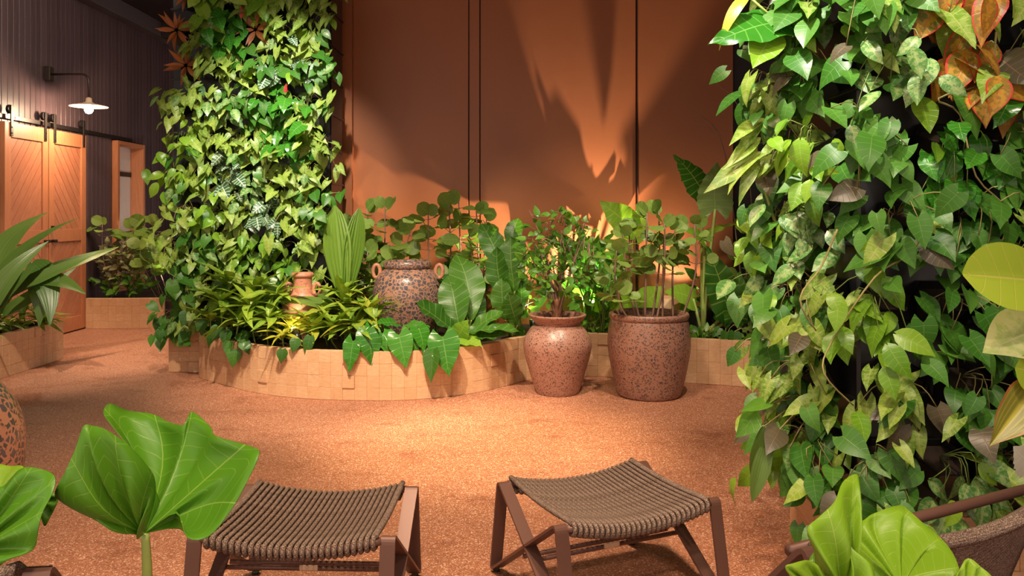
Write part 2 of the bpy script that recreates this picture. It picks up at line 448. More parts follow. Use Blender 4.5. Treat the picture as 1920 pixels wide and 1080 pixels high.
W_HEART = cr([(0, .20), (.12, .34), (.3, .40), (.55, .31), (.8, .13), (1, .0)])
W_ARROW = cr([(0, .17), (.1, .27), (.28, .30), (.55, .24), (.8, .10), (1, .0)])
W_OVATE = cr([(0, .03), (.12, .20), (.35, .30), (.65, .23), (.88, .08), (1, 0)])
W_LANCE = cr([(0, .02), (.2, .13), (.5, .17), (.8, .08), (1, 0)])
W_STRAP = cr([(0, .03), (.2, .075), (.55, .085), (.85, .045), (1, 0)])
W_ROUND = cr([(0, .07), (.08, .27), (.25, .43), (.5, .49), (.75, .42), (.93, .22), (1, .03)])
W_SAGIT = cr([(0, .22), (.15, .37), (.35, .40), (.6, .31), (.83, .13), (1, 0)])
W_PADDLE = cr([(0, .03), (.2, .14), (.5, .25), (.75, .23), (.93, .11), (1, 0)])
W_PLEAT = cr([(0, .03), (.25, .10), (.6, .145), (.85, .10), (.96, .05), (1, .01)])
W_NARROW = cr([(0, .03), (.15, .10), (.5, .12), (.8, .06), (1, 0)])

KIND = {}
def reg(key, mat, wf, n=3, **kw):
    KIND[key] = []
    for i in range(n):
        k = dict(kw); k['seed'] = i * 7 + len(KIND)
        k['droop'] = kw.get('droop', .15) * (.5 + .6 * i)
        k['fold'] = kw.get('fold', .12) * (1.3 - .35 * i)
        if n > 2 and 'twist' not in kw: k['twist'] = (.0, .35, -.35)[i % 3]
        KIND[key].append(leaf_mesh('leaf', L[mat], wf, **k))
reg('arrow', 'arrow', W_ARROW, lobe=.36, droop=.22, fold=.22, wave=.02)
reg('heart', 'heart', W_HEART, lobe=.24, droop=.22, fold=.16)
reg('pothos', 'pothos', W_OVATE, lobe=.08, droop=.25, fold=.2, wave=.015)
reg('bronze', 'bronze', W_HEART, lobe=.16, droop=.15, fold=.12)
reg('silver', 'silver', W_SAGIT, lobe=.3, droop=.2, fold=.15, wave=.03)
reg('red', 'red', W_OVATE, droop=.3, fold=.15)
reg('rust', 'rust', W_LANCE, droop=.3, fold=.2)
reg('scarlet', 'scarlet', W_LANCE, droop=.1, fold=.3)
reg('variegated', 'variegated', W_OVATE, lobe=.06, droop=.2, fold=.12)
reg('grape', 'grape', W_ROUND, lobe=.05, droop=.08, fold=.10, wave=.02, ns=6, nt=9)
reg('bright', 'bright', W_SAGIT, lobe=.28, droop=.2, fold=.12, wave=.03, wfreq=4, nt=12)
reg('alocasia', 'alocasia', W_SAGIT, lobe=.25, droop=.12, fold=.10, wave=.022, wfreq=4.5, nt=20, ns=8, tooth=.035)
reg('big', 'big', W_PADDLE, droop=.25, fold=.25, wave=.035, wfreq=3, nt=14, ns=8)
reg('pleat', 'pleat', W_PLEAT, droop=.06, fold=.25, pleat=.008, nt=12, ns=14)
reg('strap', 'strap', W_NARROW, droop=.45, fold=.25, wave=.008)
reg('strap2', 'strap2', W_STRAP, droop=.5, fold=.35, nt=12)
reg('yellow', 'yellow', W_NARROW, droop=.45, fold=.25)
reg('glossy', 'glossy', W_HEART, lobe=.26, droop=.28, fold=.12, wave=.035, wfreq=3, nt=12, ns=8)
reg('ivy', 'ivy', W_HEART, lobe=.08, droop=.2, fold=.2)
reg('small', 'small', W_OVATE, nt=5, ns=2, droop=.2, fold=.2)
reg('mottle', 'mottle', W_OVATE, nt=4, ns=2, droop=.2, fold=.15)
reg('fern', 'small', W_NARROW, nt=6, ns=2, droop=.4, fold=.3)
reg('lance', 'arrow', W_LANCE, droop=.35, fold=.25)
reg('oval', 'oval', W_ROUND, n=1, droop=.06, fold=.08, nt=16, ns=10)
reg('pale', 'pale', W_OVATE, n=1, droop=.1, fold=.1, nt=14, ns=8, wave=.01)
reg('sunset', 'sunset', W_OVATE, n=1, droop=.05, fold=.35, nt=14, ns=10, wave=.012)
reg('frost', 'frost', W_OVATE, n=1, droop=.05, fold=.1, nt=18, ns=6, tooth=.08)

def leaf_mtx(pos, tip, nrm, size, ws=1.0):
    y = V(tip).normalized(); z = V(nrm) - y * V(nrm).dot(y)
    z = z.normalized() if z.length > 1e-5 else y.orthogonal().normalized()
    x = y.cross(z)
    m = Matrix(((x.x*size*ws, y.x*size, z.x*size, pos[0]), (x.y*size*ws, y.y*size, z.y*size, pos[1]), (x.z*size*ws, y.z*size, z.z*size, pos[2]), (0, 0, 0, 1)))
    return m

class Plant:
    def __init__(s, name, label, cat, root, group=None):
        s.root = V(root); s.t = thing(name, label, cat, root, 0, group); s.st = MB(); s.sm = M['stem']
    def leaf(s, kind, pos, tip, nrm, size, ws=1.0, var=None, name='leaf'):
        ms = KIND[kind]; m = ms[R.randrange(len(ms)) if var is None else var % len(ms)]
        return link(name, m, s.t, leaf_mtx(V(pos) - s.root, tip, nrm, size, ws))
    def stem(s, pts, rad, n=4, per=3):
        pl = smooth_line([V(p) - s.root for p in pts], per) if len(pts) > 2 else [V(p) - s.root for p in pts]
        if hasattr(rad, '__len__'):
            r = [rad[0] + (rad[1] - rad[0]) * i / (len(pl) - 1) for i in range(len(pl))]
        else: r = rad
        s.st.tube(pl, r, n)
    def trunk(s, pts, r0, r1, mat, name='stem', n=7):
        pl = smooth_line([V(p) - s.root for p in pts], 4)
        mb = MB().tube(pl, [r0 + (r1 - r0) * i / (len(pl) - 1) for i in range(len(pl))], n)
        return mb.obj(name, mat, s.t, smooth=True)
    def done(s, name='leaf_stalks'):
        if s.st.v:
            o = s.st.obj(name, s.sm, s.t, smooth=True, kind='stuff')
        return s.t
def rv(a=1.0): return V((R.uniform(-a, a), R.uniform(-a, a), R.uniform(-a, a)))
ORD = ['bottom', 'second', 'third', 'fourth', 'fifth', 'sixth', 'seventh', 'eighth', 'ninth', 'tenth', 'eleventh', 'twelfth']
COLN = ['first', 'second', 'third', 'fourth', 'fifth', 'sixth', 'seventh', 'eighth']

# ------------------------------------------------------------------ the room
WX, ROOF, BACK = -5.07, 4.03, 7.6
MB().box((-5.4, -1.5, -.1), (3.7, 12.6, 0)).obj('floor', M['floor'], kind='structure')
cl = structure('ceiling'); 
MB().box((-5.4, -.2, ROOF), (3.7, 12.6, ROOF + .1)).obj('ceiling_deck', M['ceil'], cl)
MB().box((WX, 2.0, ROOF - .2), (WX + .16, 12.2, ROOF)).obj('wall_beam', M['beam'], cl, bevel=.006)
for y in (8.6, 11.2):
    MB().box((WX + .16, y, ROOF - .22), (-2.0, y + .12, ROOF)).obj('cross_beam', M['ceil'], cl, bevel=.006)

wl = structure('wall_left')
MB().box((WX - .12, 2.0, 0), (WX - .018, 10.17, ROOF)).obj('backing', M['dark'], wl)
MB().box((WX - .12, 10.93, 0), (WX - .018, 12.3, ROOF)).obj('backing', M['dark'], wl)
MB().box((WX - .12, 10.17, 2.26), (WX - .018, 10.93, ROOF)).obj('backing', M['dark'], wl)
BW = .095
full = MB().box((-.018, -BW/2 + .003, 0), (0, BW/2 - .003, ROOF)).mesh('board', M['board'], bevel=.0025)
low = MB().box((-.018, -BW/2 + .003, 0), (0, BW/2 - .003, .345)).mesh('board', M['board'], bevel=.0025)
short = MB().box((-.018, -BW/2 + .003, 2.30), (0, BW/2 - .003, ROOF)).mesh('board', M['board'], bevel=.0025)
y = 4.0
while y < 12.2:
    m = short if 10.12 < y < 10.98 else full
    link('board', m, wl, Matrix.Translation((WX + R.uniform(0, .0025), y, 0)))
    if m is short: link('board', low, wl, Matrix.Translation((WX, y, 0)))
    y += BW
wb = structure('wall_back_left')
MB().box((-5.2, 12.2, 0), (-1.5, 12.3, ROOF)).obj('backing', M['dark'], wb)
MB().box((WX - .12, 10.17, 0), (WX - .018, 10.93, .35)).obj('backing', M['dark'], wl)
fb = MB().box((-BW/2 + .003, -.018, 0), (BW/2 - .003, 0, ROOF)).mesh('board', M['board'], bevel=.0025)
x = -5.0
while x < -2.6:
    link('board', fb, wb, Matrix.Translation((x, 12.2, 0))); x += BW

wk = structure('wall_back')
MB().box((-1.72, BACK + .03, 0), (3.6, BACK + .2, ROOF)).obj('backing', M['dark'], wk)
def sheet(x0, x1, y, th=.03): MB().box((x0, y, 0), (x1, y + th, ROOF)).obj('wall_panel', M['wall'], wk, bevel=.003)
X = lambda px, d=BACK: (px - CX) / F * d
sheet(X(637, 7.5), X(659, 7.5), BACK - .07, .10)
sheet(X(659) + .004, X(878), BACK)
sheet(X(880), X(899), BACK + .004, .026)
sheet(X(901), X(1192), BACK)
sheet(X(1196), X(1372), BACK - .05, .08)
MB().box((X(1372), BACK - .01, 0), (3.6, BACK + .03, ROOF)).obj('dark_panel', M['dark'], wk)
MB().box((-1.9, BACK - .05, 0), (X(637, 7.5), BACK + .03, ROOF)).obj('dark_panel', M['dark'], wk)
MB().box((3.5, -1, 0), (3.6, BACK, ROOF)).obj('wall_right', M['dark'], kind='structure')

# window in the left wall
wn = structure('window_1', (WX, 10.55, 0), 'tall narrow window in an orange timber frame')
f = .055
for a, b, nm in (((-.16, -.38, .35), (.06, -.38 + f, 2.28), 'jamb'), ((-.16, .38 - f, .35), (.06, .38, 2.28), 'jamb'),
                 ((-.16, -.38 + f, 2.28 - f), (.06, .38 - f, 2.28), 'head'), ((-.16, -.38 + f, .35), (.06, .38 - f, .35 + f), 'sill')):
    MB().box(a, b).obj(nm, M['door'], wn, bevel=.004)
MB().box((-.13, -.32, .41), (-.115, .32, 1.84), ).obj('pane', M['glass'], wn)
MB().box((-.13, -.32, 1.90), (-.115, .32, 2.22)).obj('pane', M['glass'], wn)
MB().box((-.14, -.32, 1.84), (-.10, .32, 1.90)).obj('transom', M['iron'], wn)
MB().box((-.6, -.6, 0), (-.5, .6, 2.6)).obj('light_shaft_wall', M['beam'], wn)

# ------------------------------------------------------------------ sliding barn doors
def clip(poly, inside, inter):
    out = []
    for i, p in enumerate(poly):
        q = poly[i-1]
        if inside(p):
            if not inside(q): out.append(inter(q, p))
            out.append(p)
        elif inside(q): out.append(inter(q, p))
    return out
def clip_rect(poly, x0, x1, y0, y1):
    for ax, lim, sg in ((0, x0, 1), (0, x1, -1), (1, y0, 1), (1, y1, -1)):
        ins = lambda p: sg * (p[ax] - lim) >= 0
        def inter(a, b):
            t = (lim - a[ax]) / (b[ax] - a[ax]); return (a[0] + (b[0]-a[0])*t, a[1] + (b[1]-a[1])*t)
        poly = clip(poly, ins, inter)
        if not poly: return []
    return poly
def barn_door(name, y0, y1, sgn, label):
    """stands in the plane X = -5, runs along Y"""
    g = structure(name, (-4.995, y0, .015), label); W = y1 - y0; H = 2.245; T = .05; s = .10
    def b(nm, a0, a1, z0, z1, t0=-T, t1=0): return MB().box((t0, a0, z0), (t1, a1, z1)).obj(nm, M['door'], g, bevel=.003)
    b('stile', 0, s, 0, H); b('stile', W - s, W, 0, H)
    rails = ((0, .16), (1.02, 1.16), (H - .15, H))
    for z0, z1 in rails: b('rail', s, W - s, z0, z1)
    MB().box((-T + .005, s - .01, .1), (-.03, W - s + .01, H - .1)).obj('back_sheet', M['core'], g)
    pw = .088
    for (z0, z1), sl in (((.16, 1.02), -sgn), ((1.16, H - .15), sgn)):
        k = -30
        while k < 40:
            # strip with slope 50 degrees
            c = k * pw / math.cos(math.radians(52)); k += 1; hw = (pw - .005) / 2 / math.cos(math.radians(52)); tn = math.tan(math.radians(52)) * sl
            poly = [(-1, c - hw - tn), (3, c - hw + 3 * tn), (3, c + hw + 3 * tn), (-1, c + hw - tn)]
            poly = clip_rect(poly, s + .002, W - s - .002, z0 + .002, z1 - .002)
            if len(poly) < 3: continue
            cy = sum(p[0] for p in poly) / len(poly); cz = sum(p[1] for p in poly) / len(poly)
            th = math.atan(tn)
            # plank in its own axes: local y along the plank
            ca, sa = math.cos(th), math.sin(th)
            loc = [((p[0]-cy) * ca + (p[1]-cz) * sa, -(p[0]-cy) * sa + (p[1]-cz) * ca) for p in poly]
            n = len(loc)
            mb = MB().add([(-.032, a, c2) for a, c2 in loc] + [(-.016, a, c2) for a, c2 in loc],
                          [tuple(range(n, 2*n)), tuple(range(n-1, -1, -1))] + [(i, (i+1) % n, n + (i+1) % n, n + i) for i in range(n)])
            mb.obj('plank', M['plank'], g, mtx=Matrix.Translation((R.uniform(0, .0015), cy, cz)) @ Matrix.Rotation(th, 4, 'X'))
    for yy in (.10, W - .06):
        st = MB().box((.001, yy - .02, H - .14), (.012, yy + .02, H + .17)).obj('hanger_strap', M['iron'], g, bevel=.003)
        MB().tube([(-.03, yy, H + .13), (.0, yy, H + .13)], .045, 16).obj('wheel', M['iron'], st)
        for zz in (H - .11, H - .05): MB().tube([(.012, yy, zz), (.017, yy, zz)], .008, 8).obj('bolt', M['iron'], st)
    return g, W
d1, w1 = barn_door('door_1', 7.88, 8.62, 1, 'near leaf of the cedar chevron sliding barn doors')
d2, w2 = barn_door('door_2', 8.635, 9.385, -1, 'far leaf of the cedar chevron sliding barn doors')
MB().box((.0, .03, 1.16), (.03, .06, 1.20)).obj('lock', M['iron'], d2, bevel=.004)
MB().box((.0, w1 - .09, 1.02), (.045, w1 - .02, 1.05)).obj('handle', M['iron'], d1, bevel=.006)
MB().box((.0, .03, 1.02), (.045, .09, 1.05)).obj('handle', M['iron'], d2, bevel=.006)
tr = thing('door_track', 'black iron sliding track above the cedar barn doors', 'track', (-5.03, 6.6, 2.315))
MB().box((-.004, 0, -.022), (.004, 4.0, .022)).obj('rail', M['iron'], tr, bevel=.002)
for yy in (.3, 1.5, 2.05, 2.9, 3.9):
    MB().tube([(-.04, yy, 0), (.008, yy, 0)], .014, 8).obj('standoff', M['iron'], tr)

# ------------------------------------------------------------------ wall lamp
lp = thing('wall_lamp', 'bronze gooseneck wall lamp lit above the barn doors', 'lamp', (WX + .003, 8.69, 2.86))
MB().box((0, -.045, -.07), (.07, .045, .08)).obj('bracket_box', M['lampmetal'], lp, bevel=.008)
MB().tube(rounded([(.05, 0, 0), (.47, 0, .0), (.47, 0, -.30)], .09, 6), .013, 10).obj('arm', M['lampmetal'], lp, smooth=True)
MB().lathe([(.012, -.25), (.03, -.26), (.035, -.30), (.06, -.315), (.19, -.345), (.195, -.352), (.19, -.350), (.05, -.325), (.0, -.325)], 32, .47, 0).obj('shade', M['enamel'], lp, smooth=True)
bu = MB().lathe([(.0, -.43), (.03, -.42), (.045, -.39), (.035, -.35), (.02, -.33)], 20, .47, 0).obj('bulb', M['bulb'], lp, smooth=True)
pl = bpy.data.lights.new('wall_lamp_light', 'POINT'); pl.energy = 42; pl.color = (1, .72, .45); pl.shadow_soft_size = .05
po = bpy.data.objects.new('wall_lamp_light', pl); C.objects.link(po); po.location = (WX + .473, 8.69, 2.86 - .48)

# ------------------------------------------------------------------ timber block planters
BH, BR = .0885, 4
blk = MB().box((-.0444, -.03, .0003), (.0444, .03, BH - .0003)).mesh('block', M['block'], bevel=.0013)
def resample(pts, step):
    pts = [V((p[0], p[1], 0)) for p in pts]; out = []; acc = 0; nxt = 0
    for a, b in zip(pts, pts[1:]):
        Ls = (b - a).length
        while nxt <= acc + Ls + 1e-9:
            out.append(a + (b - a) * ((nxt - acc) / Ls)); nxt += step
        acc += Ls
    return out
def planter(name, label, runs, group=None, inward=1):
    """runs: list of polylines (X, Y) of the outer face, left to right seen from outside"""
    t = thing(name, label, 'planter', (runs[0][0][0], runs[0][0][1], 0), 0, group); o0 = V((runs[0][0][0], runs[0][0][1], 0))
    for run in runs:
        pts = resample(run, .0895)
        core = MB(); vs = []; fs = []
        for i, (a, b) in enumerate(zip(pts, pts[1:])):
            c = (a + b) / 2; d = (b - a).normalized(); nrm = V((-d.y, d.x, 0))      # inward
            for r in range(BR):
                odd = .009 if R.random() < .025 else R.uniform(0, .0018)
                m = Matrix.Translation(c - o0 + nrm * (.03 - odd) + V((0, 0, r * BH + .001))) @ Matrix.Rotation(math.atan2(d.y, d.x), 4, 'Z')
                link('block', blk, t, m)
        for i, p in enumerate(pts):
            a = pts[max(0, i-1)]; b = pts[min(len(pts)-1, i+1)]; d = (b - a).normalized(); nrm = V((-d.y, d.x, 0))
            q0 = p - o0 + nrm * .05; q1 = p - o0 + nrm * .085
            vs += [(q0.x, q0.y, 0), (q1.x, q1.y, 0), (q1.x, q1.y, BR*BH - .004), (q0.x, q0.y, BR*BH - .004)]
        for i in range(len(pts) - 1):
            k = i * 4
            for j in range(4): fs.append((k + j, k + (j+1) % 4, k + 4 + (j+1) % 4, k + 4 + j))
        fs += [(3, 2, 1, 0), tuple(len(vs) - 4 + j for j in range(4))]
        MB().add(vs, fs).obj('liner', M['core'], t)
    return t, o0
def soil(t, o0, poly, z=.31):
    n = len(poly); vs = [(p[0] - o0.x, p[1] - o0.y, z) for p in poly] + [(p[0] - o0.x, p[1] - o0.y, .01) for p in poly]
    MB().add(vs, [tuple(range(n)), tuple(range(2*n-1, n-1, -1))] + [(i, n + i, n + (i+1) % n, (i+1) % n) for i in range(n)]).obj('soil', M['soil'], t)

curve = [(-2.63, 6.75), (-2.55, 6.55), (-2.26, 6.29), (-1.92, 6.01), (-1.557, 5.84), (-1.154, 5.77), (-.81, 5.77), (-.51, 5.87), (-.24, 6.04), (-.04, 6.27), (.12, 6.47), (.40, 6.60), (.706, 6.62), (1.05, 6.50), (1.38, 6.37), (1.635, 6.29), (1.878, 6.19), (2.25, 6.0)]
curve = [(p.x, p.y) for p in smooth_line([(a, b, 0) for a, b in curve], 5)]
mp, mo = planter('curved_planter', 'long curved planter of end-grain timber blocks against the terracotta wall', [[(-2.92, 6.80), (-2.63, 6.79)], curve])
soil(mp, mo, [(-2.92, 6.88), (-2.6, 6.86)] + [(a, b + .075) for a, b in curve] + [(2.25, 7.5), (-1.5, 7.5), (-2.92, 7.5)])
lpn, lo = planter('left_planter', 'straight timber block planter at the left edge below the cordyline', [[(-4.96, 5.2), (-4.17, 5.2)], [(-4.17, 5.2), (-4.17, 7.44)], [(-4.17, 7.44), (-4.9, 7.44)]])
lpn.name = 'timber_planter'
soil(lpn, lo, [(-4.92, 5.24), (-4.22, 5.24), (-4.22, 7.40), (-4.92, 7.40)])
sp, so = planter('timber_planter', 'small timber block planter between barn doors and far living wall', [[(-4.99, 9.36), (-4.55, 9.36), (-4.02, 9.42)]])
soil(sp, so, [(-4.97, 9.42), (-4.55, 9.42), (-4.05, 9.48), (-4.05, 11.2), (-4.97, 11.2)])
rp, ro = planter('timber_planter', 'timber block base planter under the near living wall', [[(1.13, 3.25), (1.13, 2.62), (1.95, 2.62)]])
soil(rp, ro, [(1.20, 3.2), (1.20, 2.69), (1.9, 2.69), (1.9, 3.2)])

# ------------------------------------------------------------------ pots and jars
def sprof(pts, per=5):
    return [(p.x, p.z) for p in smooth_line([(a, 0, b) for a, b in pts], per)]
def ring_handle(t, mat, side, x, z, r, th):
    pts = [(side * (x + r * .55 * math.cos(a)), 0, z + r * math.sin(a)) for a in [i * 2 * pi / 16 for i in range(16)]]
    MB().tube(pts, th, 8, closed=True).obj('handle', mat, t, smooth=True)

j = thing('handled_jar', 'big round pebble-studded jar with two small ring handles in the bed', 'jar', (-.872, 6.70, .30))
body = sprof([(.16, 0), (.225, .10), (.283, .28), (.290, .40), (.262, .51), (.205, .575), (.188, .59)])
MB().lathe(body + [(.17, .59), (.17, .45), (0, .44)], 48).obj('body', M['pot_jar'], j, smooth=True)
MB().lathe(sprof([(.178, .585), (.198, .60), (.204, .625), (.196, .648), (.18, .655), (.166, .645), (.162, .60)], 3), 48).obj('rim', M['pot_jar'], j, smooth=True)
for s_ in (-1, 1): ring_handle(j, M['pot_c'], s_, .262, .565, .055, .017)

a_ = thing('amphora', 'narrow-necked terracotta amphora with ring handles among strappy plants', 'amphora', (-1.675, 6.40, .30))
body = sprof([(.085, 0), (.12, .10), (.148, .22), (.152, .29), (.13, .345), (.086, .40), (.073, .46), (.072, .53)])
MB().lathe(body + [(.055, .53), (.05, .3), (0, .3)], 40).obj('body', M['pot_c'], a_, smooth=True)
MB().lathe(sprof([(.07, .525), (.084, .535), (.088, .55), (.078, .565), (.06, .56), (.055, .53)], 3), 40).obj('rim', M['pot_c'], a_, smooth=True)
for s_ in (-1, 1): ring_handle(a_, M['pot_c'], s_, .112, .435, .046, .014)
a_.scale = (1.02, 1.02, 1.02)

p1 = thing('flared_pot', 'round-bellied speckled clay pot with flared rim holding a small-leaved shrub', 'pot', (.342, 6.03, 0))
body = sprof([(.155, 0), (.165, .02), (.205, .14), (.252, .31), (.252, .40), (.205, .485), (.168, .515)])
MB().lathe(body, 48).obj('body', M['pot_a'], p1, smooth=True)
MB().lathe(sprof([(.166, .505), (.172, .53), (.205, .565), (.217, .582), (.214, .592), (.195, .585), (.16, .54)], 3) + [(.15, .52)], 48).obj('rim', M['pot_a'], p1, smooth=True)
MB().lathe([(0, .548), (.168, .548), (.166, .53), (0, .53)], 24).obj('soil', M['bark'], p1)

p2 = thing('barrel_pot', 'tall barrel-shaped stony clay pot holding bare-stemmed sea grape', 'pot', (1.018, 5.95, 0))
body = sprof([(.215, 0), (.235, .02), (.262, .12), (.298, .30), (.305, .42), (.292, .54), (.28, .575)])
MB().lathe(body, 56).obj('body', M['pot_b'], p2, smooth=True)
MB().lathe(sprof([(.278, .565), (.292, .578), (.295, .60), (.286, .615), (.268, .612), (.258, .59)], 3) + [(.255, .5)], 56).obj('rim', M['pot_b'], p2, smooth=True)
MB().lathe([(0, .55), (.262, .55), (.26, .52), (0, .52)], 32).obj('soil', M['soil'], p2)

p3 = thing('cobbled_urn', 'big cobble-patterned clay urn cut off by the left edge', 'urn', (-2.195, 2.95, 0))
body = sprof([(.19, 0), (.24, .06), (.315, .25), (.345, .42), (.33, .58), (.26, .70), (.20, .745)])
MB().lathe(body, 56).obj('body', M['pot_d'], p3, smooth=True)
MB().lathe(sprof([(.195, .74), (.215, .755), (.215, .78), (.195, .79), (.17, .77)], 3) + [(.17, .6), (0, .6)], 40).obj('rim', M['pot_d'], p3, smooth=True)

b_ = thing('buff_pot', 'plain buff ceramic pot glimpsed behind the barrel pot', 'pot', (1.36, 7.0, .30))
MB().lathe(sprof([(.11, 0), (.17, .08), (.19, .20), (.15, .29), (.13, .32)]) + [(.115, .32), (.11, .26), (0, .25)], 32).obj('body', M['beige'], b_, smooth=True)
b_ = thing('slate_pot', 'dark slate bowl half hidden behind the sea grape stems', 'pot', (1.60, 6.98, .30))
MB().lathe(sprof([(.07, 0), (.12, .07), (.15, .17), (.155, .22)]) + [(.145, .22), (.12, .14), (0, .13)], 32).obj('body', M['slate'], b_, smooth=True)

# ------------------------------------------------------------------ woven footstools
SW, SD, SH = .60, .465, .345
def strap_loop(pts, width, th):
    """flat bar bent along a closed path in the YZ plane"""
    pts = [V(p) for p in pts]; n = len(pts); mb = MB(); vs = []; fs = []
    for i, p in enumerate(pts):
        t = (pts[(i+1) % n] - pts[i-1]).normalized(); nr = V((0, -t.z, t.y)) * th / 2
        for sx, k in ((-1, 1), (1, 1), (1, -1), (-1, -1)):
            q = p + nr * k; vs.append((sx * width / 2, q.y, q.z))
    for i in range(n):
        a, b = i * 4, ((i + 1) % n) * 4
        for k in range(4): fs.append((a + k, a + (k+1) % 4, b + (k+1) % 4, b + k))
    return mb.add(vs, fs)
def sag(x): return -.038 * (1 - (2 * x / (SW - .06)) ** 2)
def footstool(loc, rz, label):
    t = thing('footstool', label, 'footstool', loc, rz, 'woven rope footstools')
    hd = SD / 2; sp_ = .07
    path = rounded([(0, -hd, SH + .018), (0, -hd - sp_, .006), (0, hd, SH + .018), (0, hd + sp_, .006)], .028, 6, True)
    fm = None
    for s in (-1, 1):
        strap_loop(path, .046, .009).obj('side_frame', M['bronze'], t, mtx=Matrix.Translation((s * SW / 2, 0, 0)))
        for yy in (-hd - sp_, hd + sp_):
            MB().tube([(s * SW / 2, yy * .97, 0), (s * SW / 2, yy * .97, .006)], .014, 10).obj('foot_pad', M['black'], t)
    for yy in (-hd, hd):
        pts = [(x, yy, SH + sag(x) * (abs(x) < SW/2 - .03)) for x in [(-SW/2 + .02) + i * (SW - .04) / 20 for i in range(21)]]
        MB().tube(pts, .013, 8).obj('seat_rail', M['bronze'], t, smooth=True)
    for yy, zz in ((-.035, .170), (.05, .150)):
        MB().tube([(-SW/2, yy, zz), (SW/2, yy, zz)], .0085, 8).obj('cross_bar', M['bronze'], t, smooth=True)
    MB().box((-.03, -.048, .168), (.03, -.042, .184)).obj('tag_plate', M['enamel'], t)
    # ropes run front to back and wrap both rails
    rr = .0079; r0 = .0205
    wrap = []
    for k in range(7):
        a = -pi * .9 + k * pi * 1.4 / 6
        wrap.append((a))
    fr = [(0, -hd + r0 * math.sin(a) * -1 * -1, r0 * math.cos(a)) for a in [(-1.0 - .0) * pi + i * pi / 5 for i in range(6)]]
    pts = [(0, hd * -1 + .035, -r0)] + [(0, -hd - r0 * math.sin(i * pi / 6), -r0 * math.cos(i * pi / 6)) for i in range(7)]
    pts += [(0, -hd + hd * 2 * k / 8, r0 - .010 * math.sin(pi * k / 8)) for k in range(1, 8)]
    pts += [(0, hd + r0 * math.sin(i * pi / 6), r0 * math.cos(i * pi / 6)) for i in range(7)] + [(0, hd - .035, -r0)]
    rm = MB().tube(pts, rr, 6).mesh('rope', M['rope'], smooth=True)
    n = 27
    for i in range(n):
        x = -SW/2 + .042 + i * (SW - .084) / (n - 1)
        link('rope', rm, t, Matrix.Translation((x, R.uniform(-.0015, .0015), SH + sag(x))))
    # crosswise cords, too fine to pick apart
    mb = MB()
    for k in range(26):
        yy = -hd + .02 + k * (SD - .04) / 25; zz = r0 - .010 * math.sin(pi * (yy + hd) / SD) - .0085
        mb.tube([(x, yy, SH + sag(x) + zz + (.0035 if (i + k) % 2 else -.0035)) for i, x in enumerate([-SW/2 + .036 + q * (SW - .072) / 67 for q in range(68)])], .0042, 4)
    mb.obj('cross_cords', M['rope'], t, smooth=True, kind='stuff')
    for s in (-1, 1):
        x = s * (SW / 2 - .036)
        MB().tube([(x, -hd - .01 + (SD + .02) * k / 8, SH + sag(x) + r0 - .012 * math.sin(pi * k / 8)) for k in range(9)], .0095, 8).obj('edge_cord', M['rope'], t, smooth=True)
    return t
footstool((-.672, 2.695, 0), math.radians(-2), 'woven rope footstool nearest the big elephant ear leaf, set square')
footstool((.335, 2.875, 0), math.radians(24), 'woven rope footstool turned at an angle towards the near living wall')

# ------------------------------------------------------------------ lounge chairs (only their backs reach into the frame)
def lounge(loc, rz, label, top):
    """origin under the middle of the back; the chair faces local +Y"""
    t = thing('lounge_chair', label, 'chair', loc, rz, 'woven lounge chairs'); W = .74; mb = MB(); vs = []; fs = []; nx, nz = 16, 14
    def pt(u, v, off):
        x = (u - .5) * W; sg = -.045 * (1 - (2*u - 1) ** 2)
        prof = [(0, top), (.02, top + .012), (.06, top - .02), (.14, top - .22), (.20, .40), (.26, .27), (.48, .29), (.66, .31), (.70, .30)]
        k = v * (len(prof) - 1); i = min(int(k), len(prof) - 2); q = k - i
        y = prof[i][0] + (prof[i+1][0] - prof[i][0]) * q; z = prof[i][1] + (prof[i+1][1] - prof[i][1]) * q
        bow = .05 * (1 - (2*u - 1) ** 2)
        return (x, y - bow * .5 + off * .3, z + sg - off)
    for off in (0, .012):
        for i in range(nz * 2 + 1):
            for k in range(nx + 1): vs.append(pt(k / nx, i / (nz * 2), off))
    w_ = nx + 1; h_ = nz * 2 + 1; n0 = w_ * h_
    for i in range(h_ - 1):
        for k in range(nx):
            a = i * w_ + k; fs.append((a, a + 1, a + w_ + 1, a + w_)); fs.append((n0 + a + w_, n0 + a + w_ + 1, n0 + a + 1, n0 + a))
    edge = [k for k in range(nx + 1)] + [i * w_ + nx for i in range(1, h_)] + [(h_-1) * w_ + k for k in range(nx - 1, -1, -1)] + [i * w_ for i in range(h_ - 2, 0, -1)]
    for p, q in zip(edge, edge[1:] + edge[:1]): fs.append((p, n0 + p, n0 + q, q))
    mb.add(vs, fs).obj('woven_sling', M['rope'], t, smooth=True)
    MB().tube([(-W/2 - .03, .075, top - .035), (W/2 + .03, .075, top - .035)], .011, 8).obj('back_rail', M['bronze'], t, smooth=True)
    for s in (-1, 1):
        path = rounded([(0, .02, top - .0), (0, -.10, .006), (0, .69, .33), (0, .74, .006)], .03, 5, True)
        strap_loop(path, .045, .009).obj('side_frame', M['bronze'], t, mtx=Matrix.Translation((s * (W/2 + .03), 0, 0)))
    MB().tube([(-W/2 - .03, .67, .315), (W/2 + .03, .67, .315)], .013, 8).obj('front_rail', M['bronze'], t, smooth=True)
    MB().tube([(-W/2 - .03, .34, .16), (W/2 + .03, .34, .16)], .009, 8).obj('cross_bar', M['bronze'], t, smooth=True)
    return t
lounge((.87, 1.50, 0), math.radians(27), 'dark woven lounge chair back in the bottom right corner', .80)
lounge((-1.21, 1.30, 0), math.radians(8), 'dark woven lounge chair just showing at the bottom left corner', .745)

